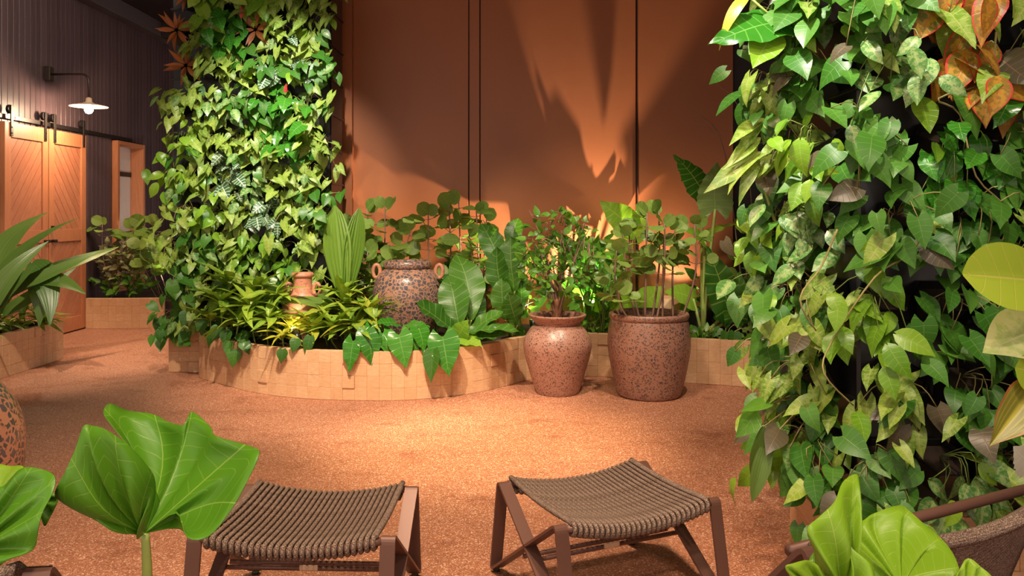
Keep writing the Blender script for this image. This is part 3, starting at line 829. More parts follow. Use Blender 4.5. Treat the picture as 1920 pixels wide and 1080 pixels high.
# ------------------------------------------------------------------ living walls
hexpot = MB().lathe([(.05, -.11), (.085, 0), (.088, .006), (.080, .006), (.076, -.02), (.0, -.025)], 6).mesh('pot', M['black'])
hexsoil = MB().lathe([(.0, -.018), (.074, -.018), (.070, -.028), (0, -.028)], 6).mesh('soil', M['soil'])
def living_wall(name, label, x0, x1, y0, y1, z0, z1, faces, zs):
    t = thing(name, label, 'vertical garden', ((x0 + x1) / 2, (y0 + y1) / 2, 0)); o = V(((x0 + x1) / 2, (y0 + y1) / 2, 0))
    MB().box((x0 - o.x, y0 - o.y, z0), (x1 - o.x, y1 - o.y, z1)).obj('core_panel', M['black'], t, bevel=.01)
    for zz in zs:
        MB().box((x0 - o.x - .012, y0 - o.y - .012, zz - .10), (x1 - o.x + .012, y1 - o.y + .012, zz - .085)).obj('shelf_rail', M['black'], t, bevel=.003)
    out = []
    for pos, nrm in faces:
        nrm = V(nrm); tilt = (V((0, 0, 1)) * .85 + nrm * .55).normalized()
        m = Matrix.Translation(V(pos) - o + nrm * .075) @ tilt.to_track_quat('Z', 'Y').to_matrix().to_4x4()
        p = link('pot', hexpot, t, m); link('soil', hexsoil, p)
        out.append((V(pos) + nrm * .09, nrm))
    return t, out

LOOK = {'arrow': ('arrowhead_vine', 'pale green arrowhead vine', 'vine'), 'heart': ('heartleaf_philodendron', 'dark green heart-leaved vine', 'vine'),
        'pothos': ('pothos_vine', 'yellow-green pothos', 'vine'), 'bronze': ('bronze_philodendron', 'bronze-leaved philodendron', 'plant'),
        'silver': ('white_veined_alocasia', 'white-veined dark alocasia', 'plant'), 'red': ('red_aglaonema', 'red-edged orange leafy plant', 'plant'),
        'rust': ('rust_bromeliad', 'rust-coloured spiky bromeliad', 'plant'), 'variegated': ('variegated_pothos', 'white-splashed pothos', 'vine'),
        'glossy': ('glossy_philodendron', 'glossy deep green philodendron', 'plant'), 'bright': ('lime_philodendron', 'lime green philodendron', 'plant')}
def wall_plant(kind, root, nrm, where, group, n, size, spread, reach, mix=None, drop=.10):
    nm, look, cat = LOOK[kind]
    p = Plant(nm, look + ' ' + where, cat, root, group)
    lat = V((0, 0, 1)).cross(nrm); p.sm = M['vine'] if kind in ('arrow', 'heart') else M['stem']
    if kind == 'rust':
        for i in range(n):
            a = 2 * pi * i / n * 2.4; el = R.uniform(.1, .9)
            d = (lat * math.cos(a) + V((0, 0, 1)) * math.sin(a)) * math.cos(el) + nrm * math.sin(el)
            p.leaf('rust', V(root) + d * .02 + nrm * .05, d, nrm, R.uniform(.10, .18), .7)
        return p.done()
    for i in range(n):
        g = R.gauss(0, .55); h = R.gauss(0, .5)
        out_ = abs(R.gauss(.0, .55)) * reach + .03
        pos = V(root) + lat * max(-1.5, min(1.5, g)) * spread + V((0, 0, h * spread - drop * R.random())) + nrm * out_
        tip = V((0, 0, -R.uniform(.25, 1.1))) + nrm * R.uniform(.05, .8) + lat * R.uniform(-.8, .8)
        nv = nrm * R.uniform(.5, 1.0) + V((0, 0, R.uniform(.2, .9))) + lat * R.uniform(-.45, .45)
        kd = kind
        if mix and R.random() < .16: kd = R.choice(mix)
        s = size * R.uniform(.7, 1.25)
        p.leaf(kd, pos, tip, nv, s)
        mid = (V(root) + pos) / 2 + nrm * .05 + V((0, 0, .05)) + rv(.02)
        if i % 3 == 0: p.stem([V(root) - nrm * .03, mid, pos], .0019, 3, 3)
    return p.done()

# far living wall, standing in the curved planter
zs = [.50 + i * .30 for i in range(10)]; xs = [-2.80 + i * .222 for i in range(6)]
faces = [((x + (.05 if r % 2 else -.03), 6.90, z), (0, -1, 0)) for r, z in enumerate(zs) for x in xs]
t, mouths = living_wall('vertical_garden', 'tall living wall densely planted with pale vines behind the curved planter', -2.93, -1.56, 6.90, 7.36, 0.32, 3.95, faces, zs)
special = {(9, 0): 'rust', (8, 0): 'rust', (9, 1): 'bright', (9, 3): 'bright', (8, 3): 'rust', (7, 0): 'rust', (7, 4): 'silver', (8, 2): 'glossy', (7, 3): 'heart', (6, 3): 'heart', (6, 4): 'glossy', (5, 4): 'glossy', (4, 3): 'variegated', (4, 2): 'silver', (3, 3): 'silver', (6, 2): 'variegated', (3, 5): 'heart', (7, 5): 'heart', (0, 0): 'heart', (1, 0): 'heart', (2, 1): 'heart', (3, 1): 'pothos', (2, 3): 'pothos', (2, 4): 'pothos', (1, 2): 'heart', (4, 0): 'pothos', (5, 0): 'pothos'}
for k, (m, nrm) in enumerate(mouths):
    r, c = divmod(k, 6)
    kind = special.get((r, c), 'arrow')
    where = f'in far living wall, {ORD[r]} row up, {COLN[c]} from left'
    wall_plant(kind, m, nrm, where, 'plants in the far living wall', 27 if kind != 'rust' else 14, .112 if kind not in ('glossy', 'bright', 'bronze') else .135, .17, .19, ['heart', 'pothos', 'variegated', 'arrow', 'arrow'])

# scarlet flower spathes on the far wall
for px, py, lab in ((535, 178, 'small scarlet spathe standing out in the upper right of the far living wall'), (452, 35, 'pink-red bract near the top of the far living wall')):
    p = Plant('scarlet_flower', lab, 'flower', P(px, py, 6.62))
    p.leaf('scarlet', P(px, py, 6.62), (0.1, -.2, 1), (0, -1, .2), .10); p.stem([P(px, py, 6.62), P(px + 4, py + 18, 6.72), P(px + 2, py + 30, 6.85)], .003)
    p.done()

# near living wall
zs = [.56 + i * .26 for i in range(8)]
xs = [1.22, 1.41, 1.60, 1.79]; ys = [2.78, 2.98, 3.16]
ff = [((x + (.04 if r % 2 else -.02), 2.66, z), (0, -1, 0)) for r, z in enumerate(zs) for x in xs]
fs_ = [((1.15, y + (.04 if r % 2 else -.02), z), (-1, 0, 0)) for r, z in enumerate(zs) for y in ys]
t, mouths = living_wall('vertical_garden', 'near living wall of heart-leaved vines filling the right side', 1.15, 1.95, 2.66, 3.26, .36, 3.4, ff + fs_, zs)
special = {(0, 1): 'variegated', (1, 0): 'arrow', (1, 2): 'glossy', (1, 3): 'arrow', (0, 3): 'arrow', (0, 2): 'arrow', (2, 0): 'pothos', (3, 2): 'heart', (5, 1): 'red', (6, 2): 'arrow', (5, 2): 'arrow', (6, 0): 'heart', (5, 0): 'variegated', (4, 1): 'glossy', (6, 1): 'red', (7, 1): 'arrow', (7, 0): 'pothos'}
nf = len(ff)
for k, (m, nrm) in enumerate(mouths):
    if k < nf:
        r, c = divmod(k, 4)
        if c == 0: nrm = V((-.45, -.89, 0)); m = m + V((-.04, -.02, 0))
        kind = special.get((r, c), 'heart')
        where = f'on near living wall front, {ORD[r]} row up, {COLN[c]} from left'
        n, rc = (22 if c else 27), .14
    else:
        r, c = divmod(k - nf, 3)
        kind = ['heart', 'pothos', 'arrow', 'heart', 'arrow', 'heart', 'variegated'][(r * 2 + c) % 7]
        where = f'on near living wall flank, {ORD[r]} row up, {COLN[c]} from front'
        n, rc = 22, .13; m = m + V((.0, -.02, 0)); nrm = V((-.72, -.69, 0))
    wall_plant(kind, m, nrm, where, 'plants in the near living wall', n, .094 if kind != 'red' else .135, .125, rc, ['heart', 'arrow', 'pothos', 'bronze'], .12)

# ------------------------------------------------------------------ shrubs and plants of the curved bed
UP = V((0, 0, 1)); TOCAM = V((0, -1, 0))
def sea_grape(label, stems, size, n_leaf, mat='twig', thick=.008, tilt=.5, lo=.45, group='sea grape shrubs', spread=.10):
    """stems: list of point lists, base first"""
    root = stems[0][0]
    p = Plant('sea_grape', label, 'shrub', root, group); p.sm = M[mat]
    for st in stems:
        pl = smooth_line(st, 6); p.trunk(st, thick, thick * .55, M[mat], 'stem', 6)
        for i in range(n_leaf):
            t = lo + (1 - lo) * (i + R.random() * .6) / n_leaf
            b = pl[min(len(pl) - 1, int(t * (len(pl) - 1)))]
            a = i * 2.4 + R.uniform(-.6, .6)
            out = V((math.cos(a), math.sin(a) * .7 - .15, R.uniform(-.1, .5)))
            s = size * R.uniform(.65, 1.15)
            pos = b + out.normalized() * spread * R.uniform(.3, 1.0)
            nv = UP * R.uniform(.3, 1) + TOCAM * R.uniform(.0, .8) + rv(.5)
            p.leaf('grape', pos, out + V((0, 0, R.uniform(-.4, .2))), nv, s)
            p.stem([b, pos], .003, 3)
        for q in (-1, 1):
            a = R.uniform(0, 6)
            p.leaf('grape', pl[-1], V((math.cos(a) * q, -.4, .5)), TOCAM + UP * R.uniform(.1, .8), size * R.uniform(.7, 1.1))
    return p.done()
def st(px0, py0, px1, py1, d0, d1, bend=0.0):
    a = P(px0, py0, d0); b = P(px1, py1, d1); m = (a + b) / 2 + V((bend, 0, 0))
    return [a, m, b]
gz = .31
def gr(px, d): return V(((px - CX) / F * d, d, gz))       # on the soil
def sg(px0, px1, py1, d0, d1=None, bend=0.):
    d1 = d1 or d0; a = gr(px0, d0); b = P(px1, py1, d1)
    return [a, (a + b) / 2 + V((bend, 0, 0)), b]
sea_grape('leafy sea grape shrub between the pleated palm and the big handled jar',
          [sg(668, 655, 425, 7.05, bend=-.02), sg(690, 688, 392, 7.1, bend=.02), sg(715, 722, 385, 7.0, bend=.01), sg(730, 770, 432, 7.1, bend=-.03), sg(700, 740, 480, 6.98), sg(672, 690, 470, 7.0)], .145, 11, 'twig', .009, lo=.4)
sea_grape('tall sea grape shrub with pale bare trunks right of the big handled jar',
          [sg(803, 803, 400, 7.1, bend=.0), sg(845, 842, 385, 7.15, bend=.01), sg(868, 860, 378, 7.2), sg(893, 893, 395, 7.1, bend=.02), sg(912, 912, 410, 7.15, bend=-.02), sg(903, 880, 440, 7.05)], .14, 11, 'twig', .010, lo=.55)
sea_grape('dim sea grape shrub in the right corner of the curved bed behind the near vines',
          [sg(1385, 1400, 430, 6.9, bend=.03), sg(1392, 1425, 400, 7.0), sg(1408, 1440, 470, 6.9), sg(1400, 1385, 480, 6.9), sg(1420, 1425, 440, 7.0)], .14, 6, 'twig', .010, lo=.35)
pz = lambda px, py, px1, py1, b=0., d=5.95, d1=5.95: [V(((px - CX) / F * d, d, .54)), (V(((px - CX) / F * d, d, .54)) + P(px1, py1, d1)) / 2 + V((b, 0, 0)), P(px1, py1, d1)]
sea_grape('bare-stemmed sea grape with round leaves growing in the barrel pot',
          [pz(1195, 0, 1168, 440, -.02, 5.93, 5.9), pz(1200, 0, 1180, 430, -.03, 5.97, 6.0), pz(1209, 0, 1213, 400, .0), pz(1222, 0, 1235, 395, .03, 6.0, 6.05), pz(1230, 0, 1246, 420, .03, 5.9, 5.85), pz(1242, 0, 1244, 455, .0, 5.95, 5.9), pz(1262, 0, 1265, 430, -.01, 6.0, 6.0), pz(1276, 0, 1302, 420, .06, 5.95, 5.95), pz(1178, 0, 1156, 470, -.05, 5.9, 5.85), pz(1185, 0, 1160, 545, -.03, 5.85, 5.8)], .115, 7, 'twig', .009, lo=.58)
# small shrub in the flared pot
def bush(name, label, cat, root, centre, rad, n, kind, size, mat, group=None, trunk=.01, branches=9, ws=1.0, stemr=.0025):
    p = Plant(name, label, cat, root, group); p.sm = M[mat]; root = V(root); centre = V(centre)
    tips = []
    for i in range(branches):
        d = V((R.uniform(-1, 1) * rad[0], R.uniform(-1, 1) * rad[1], R.uniform(-.2, 1) * rad[2]))
        tip = centre + d; tips.append(tip)
        mid = root + (tip - root) * .5 + V((0, 0, .1)) + rv(.03)
        p.trunk([root + rv(.012) * V((1, 1, 0)).length, mid, tip], trunk, trunk * .35, M[mat], 'branch', 5)
    for i in range(n):
        while True:
            q = rv(1)
            if q.length < 1: break
        pos = centre + V((q.x * rad[0], q.y * rad[1], q.z * rad[2]))
        out = V((q.x, q.y - .2, .25)) + rv(.7)
        p.leaf(kind, pos, out, UP + TOCAM * .7 + rv(.8), size * R.uniform(.6, 1.25), ws)
        near = min(tips, key=lambda t_: (t_ - pos).length)
        if i % 2 == 0: p.stem([pos, pos * .4 + near * .6 + rv(.02)], stemr, 3)
    return p.done('twigs')
bush('ficus_shrub', 'bushy small-leaved shrub growing in the flared clay pot', 'shrub', (.342, 6.03, .548), P(1046, 482, 6.05), (.31, .20, .36), 299, 'small', .078, 'twig', branches=14, trunk=.006)
bush('leafy_shrub', 'lit green leafy shrub behind and right of the flared pot', 'shrub', gr(1108, 6.85), P(1112, 560, 6.85), (.20, .15, .25), 55, 'small', .12, 'stem', branches=6)
bush('leafy_shrub', 'low bright shrub tucked in left of the flared pot rim', 'shrub', gr(960, 6.75), P(968, 575, 6.7), (.18, .14, .20), 45, 'small', .11, 'stem', branches=5)
pk = Plant('cut_stump', 'orange bark stump in the flared pot beneath the shrub', 'stump', (.335, 6.05, .545))
pk.trunk([(.335, 6.05, .545), (.345, 6.05, .62), (.33, 6.05, .70)], .045, .03, M['bark'], 'trunk', 9); pk.done()

# pleated palm
p = Plant('pleated_palm', 'upright pleated palm blades left of the big handled jar', 'palm', gr(648, 6.5), None)
for (bx, by), (tx, ty), wsc, var in (((645, 565), (626, 385), 1.0, 0), ((648, 565), (674, 390), .75, 0)):
    a = P(bx, by, 6.5); b = P(tx, ty, 6.55); p.leaf('pleat', a, b - a, V((.25 if tx > 650 else -.15, -1, .1)), (b - a).length, wsc * 1.05, var); p.trunk([gr(648, 6.5), (gr(648, 6.5) + a) / 2, a], .014, .010, M['stalk'], 'stalk', 6)
a = P(645, 600, 6.35)
for tx, ty, wsc in ((585, 520, .8), (612, 548, .7)):
    b = P(tx, ty, 6.2); p.leaf('strap2', a, b - a, V((0, -.6, 1)), (b - a).length * 1.1, 1.6)
p.done()

# bird's nest paddles
def paddles(name, label, cat, root, items, kind, mat='stalk', group=None, r=.009):
    """items: (base px, base py, tip px, tip py, depth base, depth tip, width scale, normal[, kind])"""
    p = Plant(name, label, cat, root, group); p.sm = M[mat]
    for it in items:
        bx, by, tx, ty, d0, d1, wsc, nv = it[:8]
        a = P(bx, by, d0); b = P(tx, ty, d1); kd = it[8] if len(it) > 8 else kind
        p.leaf(kd, a, b - a, nv, (b - a).length, wsc)
        mid = (V(root) + a) / 2 + V((0, .02, .02))
        if (V(root) - a).length > .03: p.stem([V(root), mid, a], (r, r * .7), 6, 4)
    return p.done('stalks')
paddles('paddle_plant', 'dark glossy paddle-leaved plant in front of the tall sea grape', 'plant', gr(872, 6.25),
        [(884, 600, 876, 468, 6.25, 6.35, 1.0, (.1, -1, .1)), (862, 618, 840, 515, 6.15, 6.2, 1.15, (-.3, -1, .0)), (858, 628, 788, 562, 6.1, 5.95, .95, (-.2, -.6, 1)), (870, 625, 968, 598, 6.1, 6.0, .75, (.1, -.6, 1)),
         (885, 620, 912, 545, 6.3, 6.35, .8, (.3, -1, .2)), (875, 630, 930, 575, 6.2, 6.1, .8, (0, -.8, .8)), (862, 632, 905, 640, 6.05, 5.95, 1.2, (.1, -.7, 1), 'bright'), (858, 634, 872, 602, 6.05, 5.95, 1.1, (.1, -1, .5), 'bright'), (880, 632, 945, 622, 6.1, 6.0, .9, (.0, -.7, 1))], 'big')
paddles('tall_philodendron', 'tall lobed philodendron standing between paddle plant and potted shrub', 'plant', gr(962, 6.55),
        [(950, 520, 905, 412, 6.5, 6.55, .75, (-.2, -1, .2)), (960, 530, 985, 425, 6.55, 6.6, .8, (.3, -1, .1)), (945, 560, 918, 470, 6.45, 6.4, 1.0, (-.3, -1, .1)), (965, 545, 950, 448, 6.5, 6.45, 1.1, (0, -1, .3)), (975, 590, 985, 500, 6.5, 6.5, .7, (.2, -1, .1)), (948, 600, 935, 530, 6.4, 6.3, 1.1, (0, -1, .2)), (970, 610, 955, 560, 6.4, 6.25, 1.2, (.1, -1, .5)), (955, 470, 968, 405, 6.6, 6.65, 1.0, (.1, -1, .1))], 'big')
# alocasia on the right
ar = gr(1318, 6.65)
paddles('tall_alocasia', 'tall alocasia with broad ribbed leaves standing right of the barrel pot', 'alocasia', ar,
        [(1316, 356, 1272, 282, 6.9, 6.95, .85, (.2, -1, .35)), (1341, 392, 1337, 306, 6.6, 6.65, .95, (.15, 1, -.1)), (1322, 442, 1378, 408, 6.7, 6.6, .7, (0, -.6, 1), 'bright'), (1322, 452, 1296, 420, 6.65, 6.5, .9, (0, -.8, .7), 'bright'),
         (1372, 585, 1326, 462, 6.5, 6.45, .6, (-.4, -1, .3)), (1378, 600, 1392, 510, 6.5, 6.4, .6, (.3, -1, .2)), (1300, 560, 1258, 535, 6.75, 6.65, 1.2, (-.2, -.7, .6), 'bright')], 'alocasia', r=.016)
paddles('lime_leaf_plant', 'sunlit lime leaf plant behind the sea grape of the barrel pot', 'plant', gr(1178, 7.05),
        [(1185, 425, 1130, 378, 7.0, 6.9, .9, (-.2, -.8, .5)), (1190, 440, 1205, 385, 7.05, 7.1, 1.0, (.3, -1, .2)), (1200, 575, 1235, 540, 6.95, 6.8, 1.3, (.2, -.7, .7)), (1190, 590, 1160, 545, 6.95, 6.8, 1.2, (-.2, -.8, .6)), (1215, 600, 1290, 560, 6.9, 6.75, 1.1, (.1, -.5, 1)), (1170, 480, 1140, 450, 7.0, 6.9, 1.2, (-.1, -1, .4)), (1150, 600, 1120, 560, 6.95, 6.8, 1.2, (-.1, -1, .4))], 'bright', 'stem')
paddles('light_blocker_philodendron', 'made-up broad-leaved philodendron breaking the uplight into streaks behind the flared pot', 'philodendron', gr(1100, 7.2),  # invented plant, its leaves block the uplight to streak the wall
        [(1100, 520, 1066, 470, 7.22, 7.3, 1.0, (.3, -.6, 1)), (1112, 510, 1092, 452, 7.25, 7.35, .8, (.2, -.5, 1)), (1118, 520, 1140, 462, 7.25, 7.3, .9, (-.2, -.6, 1)), (1092, 545, 1040, 525, 7.18, 7.2, 1.0, (.1, -.5, 1)), (1122, 540, 1165, 505, 7.2, 7.2, 1.0, (0, -.6, 1)), (1105, 540, 1085, 492, 7.12, 7.08, 1.0, (.1, -.7, 1)), (1112, 560, 1130, 515, 7.1, 7.0, 1.0, (0, -.8, 1)), (1095, 500, 1050, 440, 7.28, 7.4, .7, (.3, -.4, 1)), (1108, 490, 1118, 430, 7.3, 7.45, .7, (0, -.4, 1)), (1088, 505, 1030, 480, 7.3, 7.38, .6, (.3, -.4, 1)), (1080, 470, 1040, 420, 7.35, 7.45, .5, (.5, -.4, 1)), (1122, 480, 1150, 425, 7.35, 7.45, .5, (-.4, -.4, 1)), (1096, 460, 1080, 408, 7.38, 7.48, .5, (.3, -.5, 1))], 'glossy', 'stem', r=.006)
# rosettes of narrow drooping leaves
def rosettes(name, label, cat, crowns, n, size, kind, kind2=None, mix=.2, group=None, mat='stem', ws=1.0, el=(0.0, 1.1)):
    p = Plant(name, label, cat, V((crowns[0].x, crowns[0].y, gz)), group); p.sm = M[mat]
    for c in crowns:
        p.stem([V((c.x + R.uniform(-.03, .03), c.y + .05, gz)), (c + V((c.x, c.y, gz))) / 2 + rv(.02), c], .006, 5)
        for i in range(n):
            a = 2 * pi * i / n * 1.62 + R.uniform(-.3, .3); e = R.uniform(*el)
            d = V((math.cos(a) * math.cos(e), math.sin(a) * math.cos(e) - .2, math.sin(e) + .05))
            p.leaf(kind2 if kind2 and R.random() < mix else kind, c + d * .015 - UP * R.uniform(0, .06), d, UP, size * R.uniform(.7, 1.2), ws)
    return p.done('stems')
rosettes('narrow_leaf_croton', 'drooping narrow-leaved croton at the left end of the curved planter', 'plant',
         [P(415, 560, 6.35), P(470, 570, 6.2), P(518, 548, 6.3), P(450, 600, 6.15), P(395, 592, 6.4), P(505, 590, 6.1), P(478, 540, 6.45), P(430, 530, 6.5)], 18, .235, 'strap', ws=1.25)
rosettes('yellow_croton', 'yellow-tipped narrow-leaved croton beside the amphora foot', 'plant',
         [P(546, 610, 6.0), P(530, 625, 5.95)], 12, .17, 'yellow')
rosettes('narrow_leaf_croton', 'bushy narrow-leaved croton with yellowing tips between amphora and handled jar', 'plant',
         [P(605, 585, 6.2), P(650, 565, 6.25), P(690, 575, 6.15), P(625, 612, 6.0), P(665, 605, 6.0), P(585, 610, 6.05), P(700, 600, 6.05), P(640, 545, 6.4)], 18, .22, 'strap', 'yellow', .16, ws=1.25)
# glossy leaves spilling over the rim
paddles('spilling_philodendron', 'glossy heart-leaved philodendron spilling over the planter rim below the jar', 'philodendron', gr(750, 6.05),
        [(690, 622, 700, 682, 5.78, 5.70, 1.0, (0, -1, .5)), (662, 640, 652, 698, 5.76, 5.70, .8, (-.2, -1, .3)), (748, 628, 762, 690, 5.78, 5.71, .95, (.1, -1, .5)), (718, 625, 745, 670, 5.85, 5.74, .9, (.2, -1, .6)), (785, 615, 800, 655, 5.85, 5.75, 1.0, (.2, -.8, .8)),
         (830, 632, 842, 704, 5.80, 5.72, 1.05, (.05, -1, .35)), (812, 655, 806, 718, 5.77, 5.71, .7, (-.3, -1, .2), 'ivy'), (740, 605, 700, 602, 5.95, 5.85, .9, (-.1, -.6, 1)), (760, 612, 800, 598, 6.0, 5.9, .9, (.1, -.6, 1)), (775, 628, 778, 662, 5.82, 5.76, .9, (0, -1, .4)), (700, 605, 672, 628, 5.9, 5.8, .9, (-.2, -.8, .8)), (725, 640, 722, 672, 5.78, 5.74, .7, (0, -1, .4))], 'glossy', 'stem', r=.005)
paddles('ivy_strand', 'dark ivy strands hanging over the left end of the curved planter', 'ivy', gr(430, 6.35),
        [(400, 625, 384, 650, 6.30, 6.26, 1, (-.3, -1, .3), 'ivy'), (430, 640, 424, 668, 6.12, 6.08, 1, (-.2, -1, .2), 'ivy'), (440, 655, 436, 690, 6.10, 6.07, 1, (.1, -1, .1), 'ivy'), (455, 640, 468, 662, 6.05, 6.0, 1, (.3, -1, .3), 'ivy'), (425, 620, 418, 648, 6.15, 6.1, 1.1, (0, -1, .4), 'ivy'), (380, 600, 372, 628, 6.4, 6.35, 1.1, (0, -1, .4), 'ivy'), (470, 645, 455, 655, 6.0, 5.96, 1, (0, -1, .3), 'ivy'), (450, 625, 462, 645, 6.1, 6.02, 1, (0, -1, .6), 'ivy'),
         (352, 585, 340, 612, 6.55, 6.5, 1.2, (0, -1, .4), 'ivy'), (410, 612, 398, 640, 6.22, 6.18, 1.1, (0, -1, .3), 'ivy')], 'ivy', 'vine', r=.003)
paddles('ivy_strand', 'small ivy sprig hanging over the rim below the amphora', 'ivy', gr(545, 5.98), [(530, 655, 527, 682, 5.84, 5.82, 1, (0, -1, .2), 'ivy'), (556, 635, 548, 662, 5.84, 5.80, 1, (0, -1, .3), 'ivy'), (582, 630, 572, 668, 5.84, 5.80, .7, (0, -1, .2), 'ivy')], 'ivy', 'vine', r=.003)
# low planting on the right
bush('ground_creeper', 'low leafy creeper along the rim right of the barrel pot', 'creeper', gr(1355, 6.5), V((1.72, 6.5, .36)), (.30, .12, .05), 45, 'small', .075, 'vine', branches=6, trunk=.004)
paddles('ivy_strand', 'ivy sprig hanging over the rim right of the barrel pot', 'ivy', gr(1370, 6.45), [(1362, 622, 1358, 648, 6.35, 6.3, 1, (0, -1, .2), 'ivy'), (1378, 622, 1376, 655, 6.32, 6.26, 1, (0, -1, .3), 'ivy'), (1350, 615, 1338, 632, 6.38, 6.36, 1, (-.2, -1, .4), 'ivy')], 'ivy', 'vine', r=.003)
bush('ground_creeper', 'low leafy creeper behind the rim between the two big pots', 'creeper', gr(1110, 6.85), V((.70, 6.8, .38)), (.35, .12, .07), 50, 'small', .09, 'vine', branches=6, trunk=.004)
bush('ground_creeper', 'low leafy creeper under the far living wall', 'creeper', gr(500, 6.6), V((-2.05, 6.55, .40)), (.45, .18, .09), 70, 'ivy', .10, 'vine', branches=7, trunk=.004)
pk = Plant('banana_stump', 'short orange fibrous stump in a dark tub right of the alocasia', 'stump', gr(1357, 6.75))
pk.trunk([gr(1357, 6.75), gr(1357, 6.75) + V((0, 0, .14)), gr(1355, 6.75) + V((0, 0, .28))], .075, .05, M['bark'], 'trunk', 10)
MB().lathe([(.15, 0), (.18, .10), (.185, .105), (.17, .10), (0, .08)], 24).obj('tub', M['black'], pk.t); pk.done()
# fallen dry twigs leaning on the wall by the near vines
pt = Plant('dry_branch', 'thin bare branch leaning beside the terracotta wall at right', 'branch', gr(1400, 6.8)); pt.sm = M['twig']
pt.trunk([gr(1400, 6.8), P(1360, 290, 6.95), P(1316, 218, 7.0)], .006, .003, M['twig'], 'branch', 5)
pt.trunk([P(1338, 250, 6.98), P(1325, 235, 7.0), P(1300, 232, 7.0)], .003, .002, M['twig'], 'branch', 5)
pt.trunk([gr(1425, 6.8), P(1395, 240, 6.9), P(1343, 155, 6.95)], .006, .003, M['twig'], 'branch', 5); pt.done()

# ------------------------------------------------------------------ left planter and small planter
lr = V((-4.5, 6.9, gz))
p = Plant('cordyline', 'big arching broad-strap cordyline in the left edge planter', 'plant', lr, None)
for bx, by, tx, ty, d0, d1, wsc, nv in ((-10, 560, 28, 398, 6.7, 6.75, 1.2, (-.5, -1, .2)), (10, 560, 118, 438, 6.9, 6.95, 1.1, (-.3, -.8, 1)), (20, 545, 100, 470, 6.9, 6.6, 1.2, (.2, -.8, 1)), (60, 492, 105, 525, 6.85, 6.5, 1.6, (.6, -1, .3)), (62, 505, 78, 560, 6.8, 6.55, 1.8, (.1, -1, .2)), (-20, 540, 8, 380, 6.9, 7.1, 1.2, (.3, -1, .2)), (0, 570, 75, 470, 6.6, 6.5, 1.0, (0, -.8, 1)), (-5, 580, 40, 500, 6.5, 6.4, 1.1, (-.4, -1, .2)), (-30, 600, 20, 470, 6.4, 6.3, 1.0, (.5, -1, .3)), (5, 590, 55, 535, 6.8, 6.6, 1.0, (.2, -1, .6))):
    a = P(bx, by, d0); b = P(tx, ty, d1); p.leaf('strap2', a, b - a, nv, (b - a).length * 1.05, wsc * 1.35); p.stem([lr, (lr + a) / 2 + V((0, 0, .05)), a], (.014, .01), 6)
p.done('stalks')
for k, (y0, lab) in enumerate(((7.1, 'ferny ground cover at the far end of the left edge planter'), (6.55, 'ferny ground cover at the near end of the left edge planter'))):
    cr_ = [V((R.uniform(-4.75, -4.25), y0 + R.uniform(-.25, .25), R.uniform(.38, .50))) for i in range(9)]
    rosettes('fern', lab, 'fern', cr_, 12, .20, 'strap', group='ferns in the left edge planter', el=(.1, 1.0))
bush('mottled_shrub', 'dense mottled small-leaved shrub in the small far planter', 'shrub', (-4.62, 9.75, gz), P(232, 492, 9.7), (.29, .22, .30), 298, 'mottle', .095, 'twig', branches=12, trunk=.006)
bush('leafy_shrub', 'low green leaves along the rim of the small far planter', 'shrub', (-4.55, 9.6, gz), P(230, 535, 9.6), (.36, .12, .12), 80, 'small', .10, 'stem', branches=7, trunk=.005)
sea_grape('round-leaved sea grape rising against the plum boards in the small far planter', [[V((-4.80, 9.6, gz)), P(193, 480, 9.55), P(192, 418, 9.55)]], .13, 5, 'twig', .006, lo=.75)
sea_grape('sea grape beside the window between small planter and far living wall', [[V((-4.4, 9.9, gz)), P(250, 480, 9.8), P(250, 425, 9.8)], [V((-4.3, 9.9, gz)), P(275, 480, 9.8), P(270, 420, 9.8)], [V((-4.2, 9.8, gz)), P(288, 470, 9.7), P(292, 425, 9.7)], [V((-4.3, 9.8, gz)), P(270, 500, 9.6), P(262, 460, 9.6)], [V((-4.3, 9.8, gz)), P(285, 500, 9.6), P(288, 490, 9.6)]], .19, 7, 'twig', .007, lo=.45, spread=.16)

# ------------------------------------------------------------------ uplights in the beds
def uplight(loc, aim, watt, angle, label, col=COOL, soft=.03):
    loc = V(loc); d = (V(aim) - loc).normalized()
    t = thing('garden_spotlight', label, 'spotlight', loc, 0, 'uplights in the planting')
    rot = d.to_track_quat('Z', 'Y').to_matrix().to_4x4()
    MB().tube([(0, 0, -.12), (0, 0, -.02)], .007, 8).obj('stake', M['black'], t)
    MB().lathe([(.022, -.05), (.03, -.045), (.034, .03), (.030, .03), (.028, .015)], 20).obj('housing', M['black'], t, smooth=True, mtx=rot)
    MB().lathe([(0, .012), (.028, .012), (.028, .016), (0, .016)], 20).obj('lens', M['lens'], t, mtx=rot)
    spot('uplight_lamp', loc + d * .035, aim, watt, angle, col, soft, .4)
uplight(gr(1116, 7.12) + V((0, 0, .14)), P(930, 120, 7.6), 330, 105, 'bright uplight behind the flared pot aimed at the terracotta wall', (1, .84, .66), .004)
uplight(gr(1285, 7.2) + V((0, 0, .16)), P(1290, 200, 7.55), 65, 100, 'bright uplight behind the barrel pot aimed at the wall', (1, .86, .7), .02)
uplight(P(556, 628, 5.98), P(480, 300, 6.8), 70, 80, 'bright uplight at the foot of the amphora', WARM)
uplight(V((-4.12, 9.75, .42)), V((-4.2, 10.1, 1.4)), 40, 110, 'bright uplight in the small far planter')
uplight(gr(725, 7.2) + V((0, 0, .12)), P(760, 150, 7.6), 25, 100, 'uplight hidden behind the big handled jar', (1, .8, .6), .02)

uplight(gr(1000, 6.72) + V((0, 0, .12)), P(985, 450, 6.75), 40, 100, 'small white uplight left of the flared pot rim')

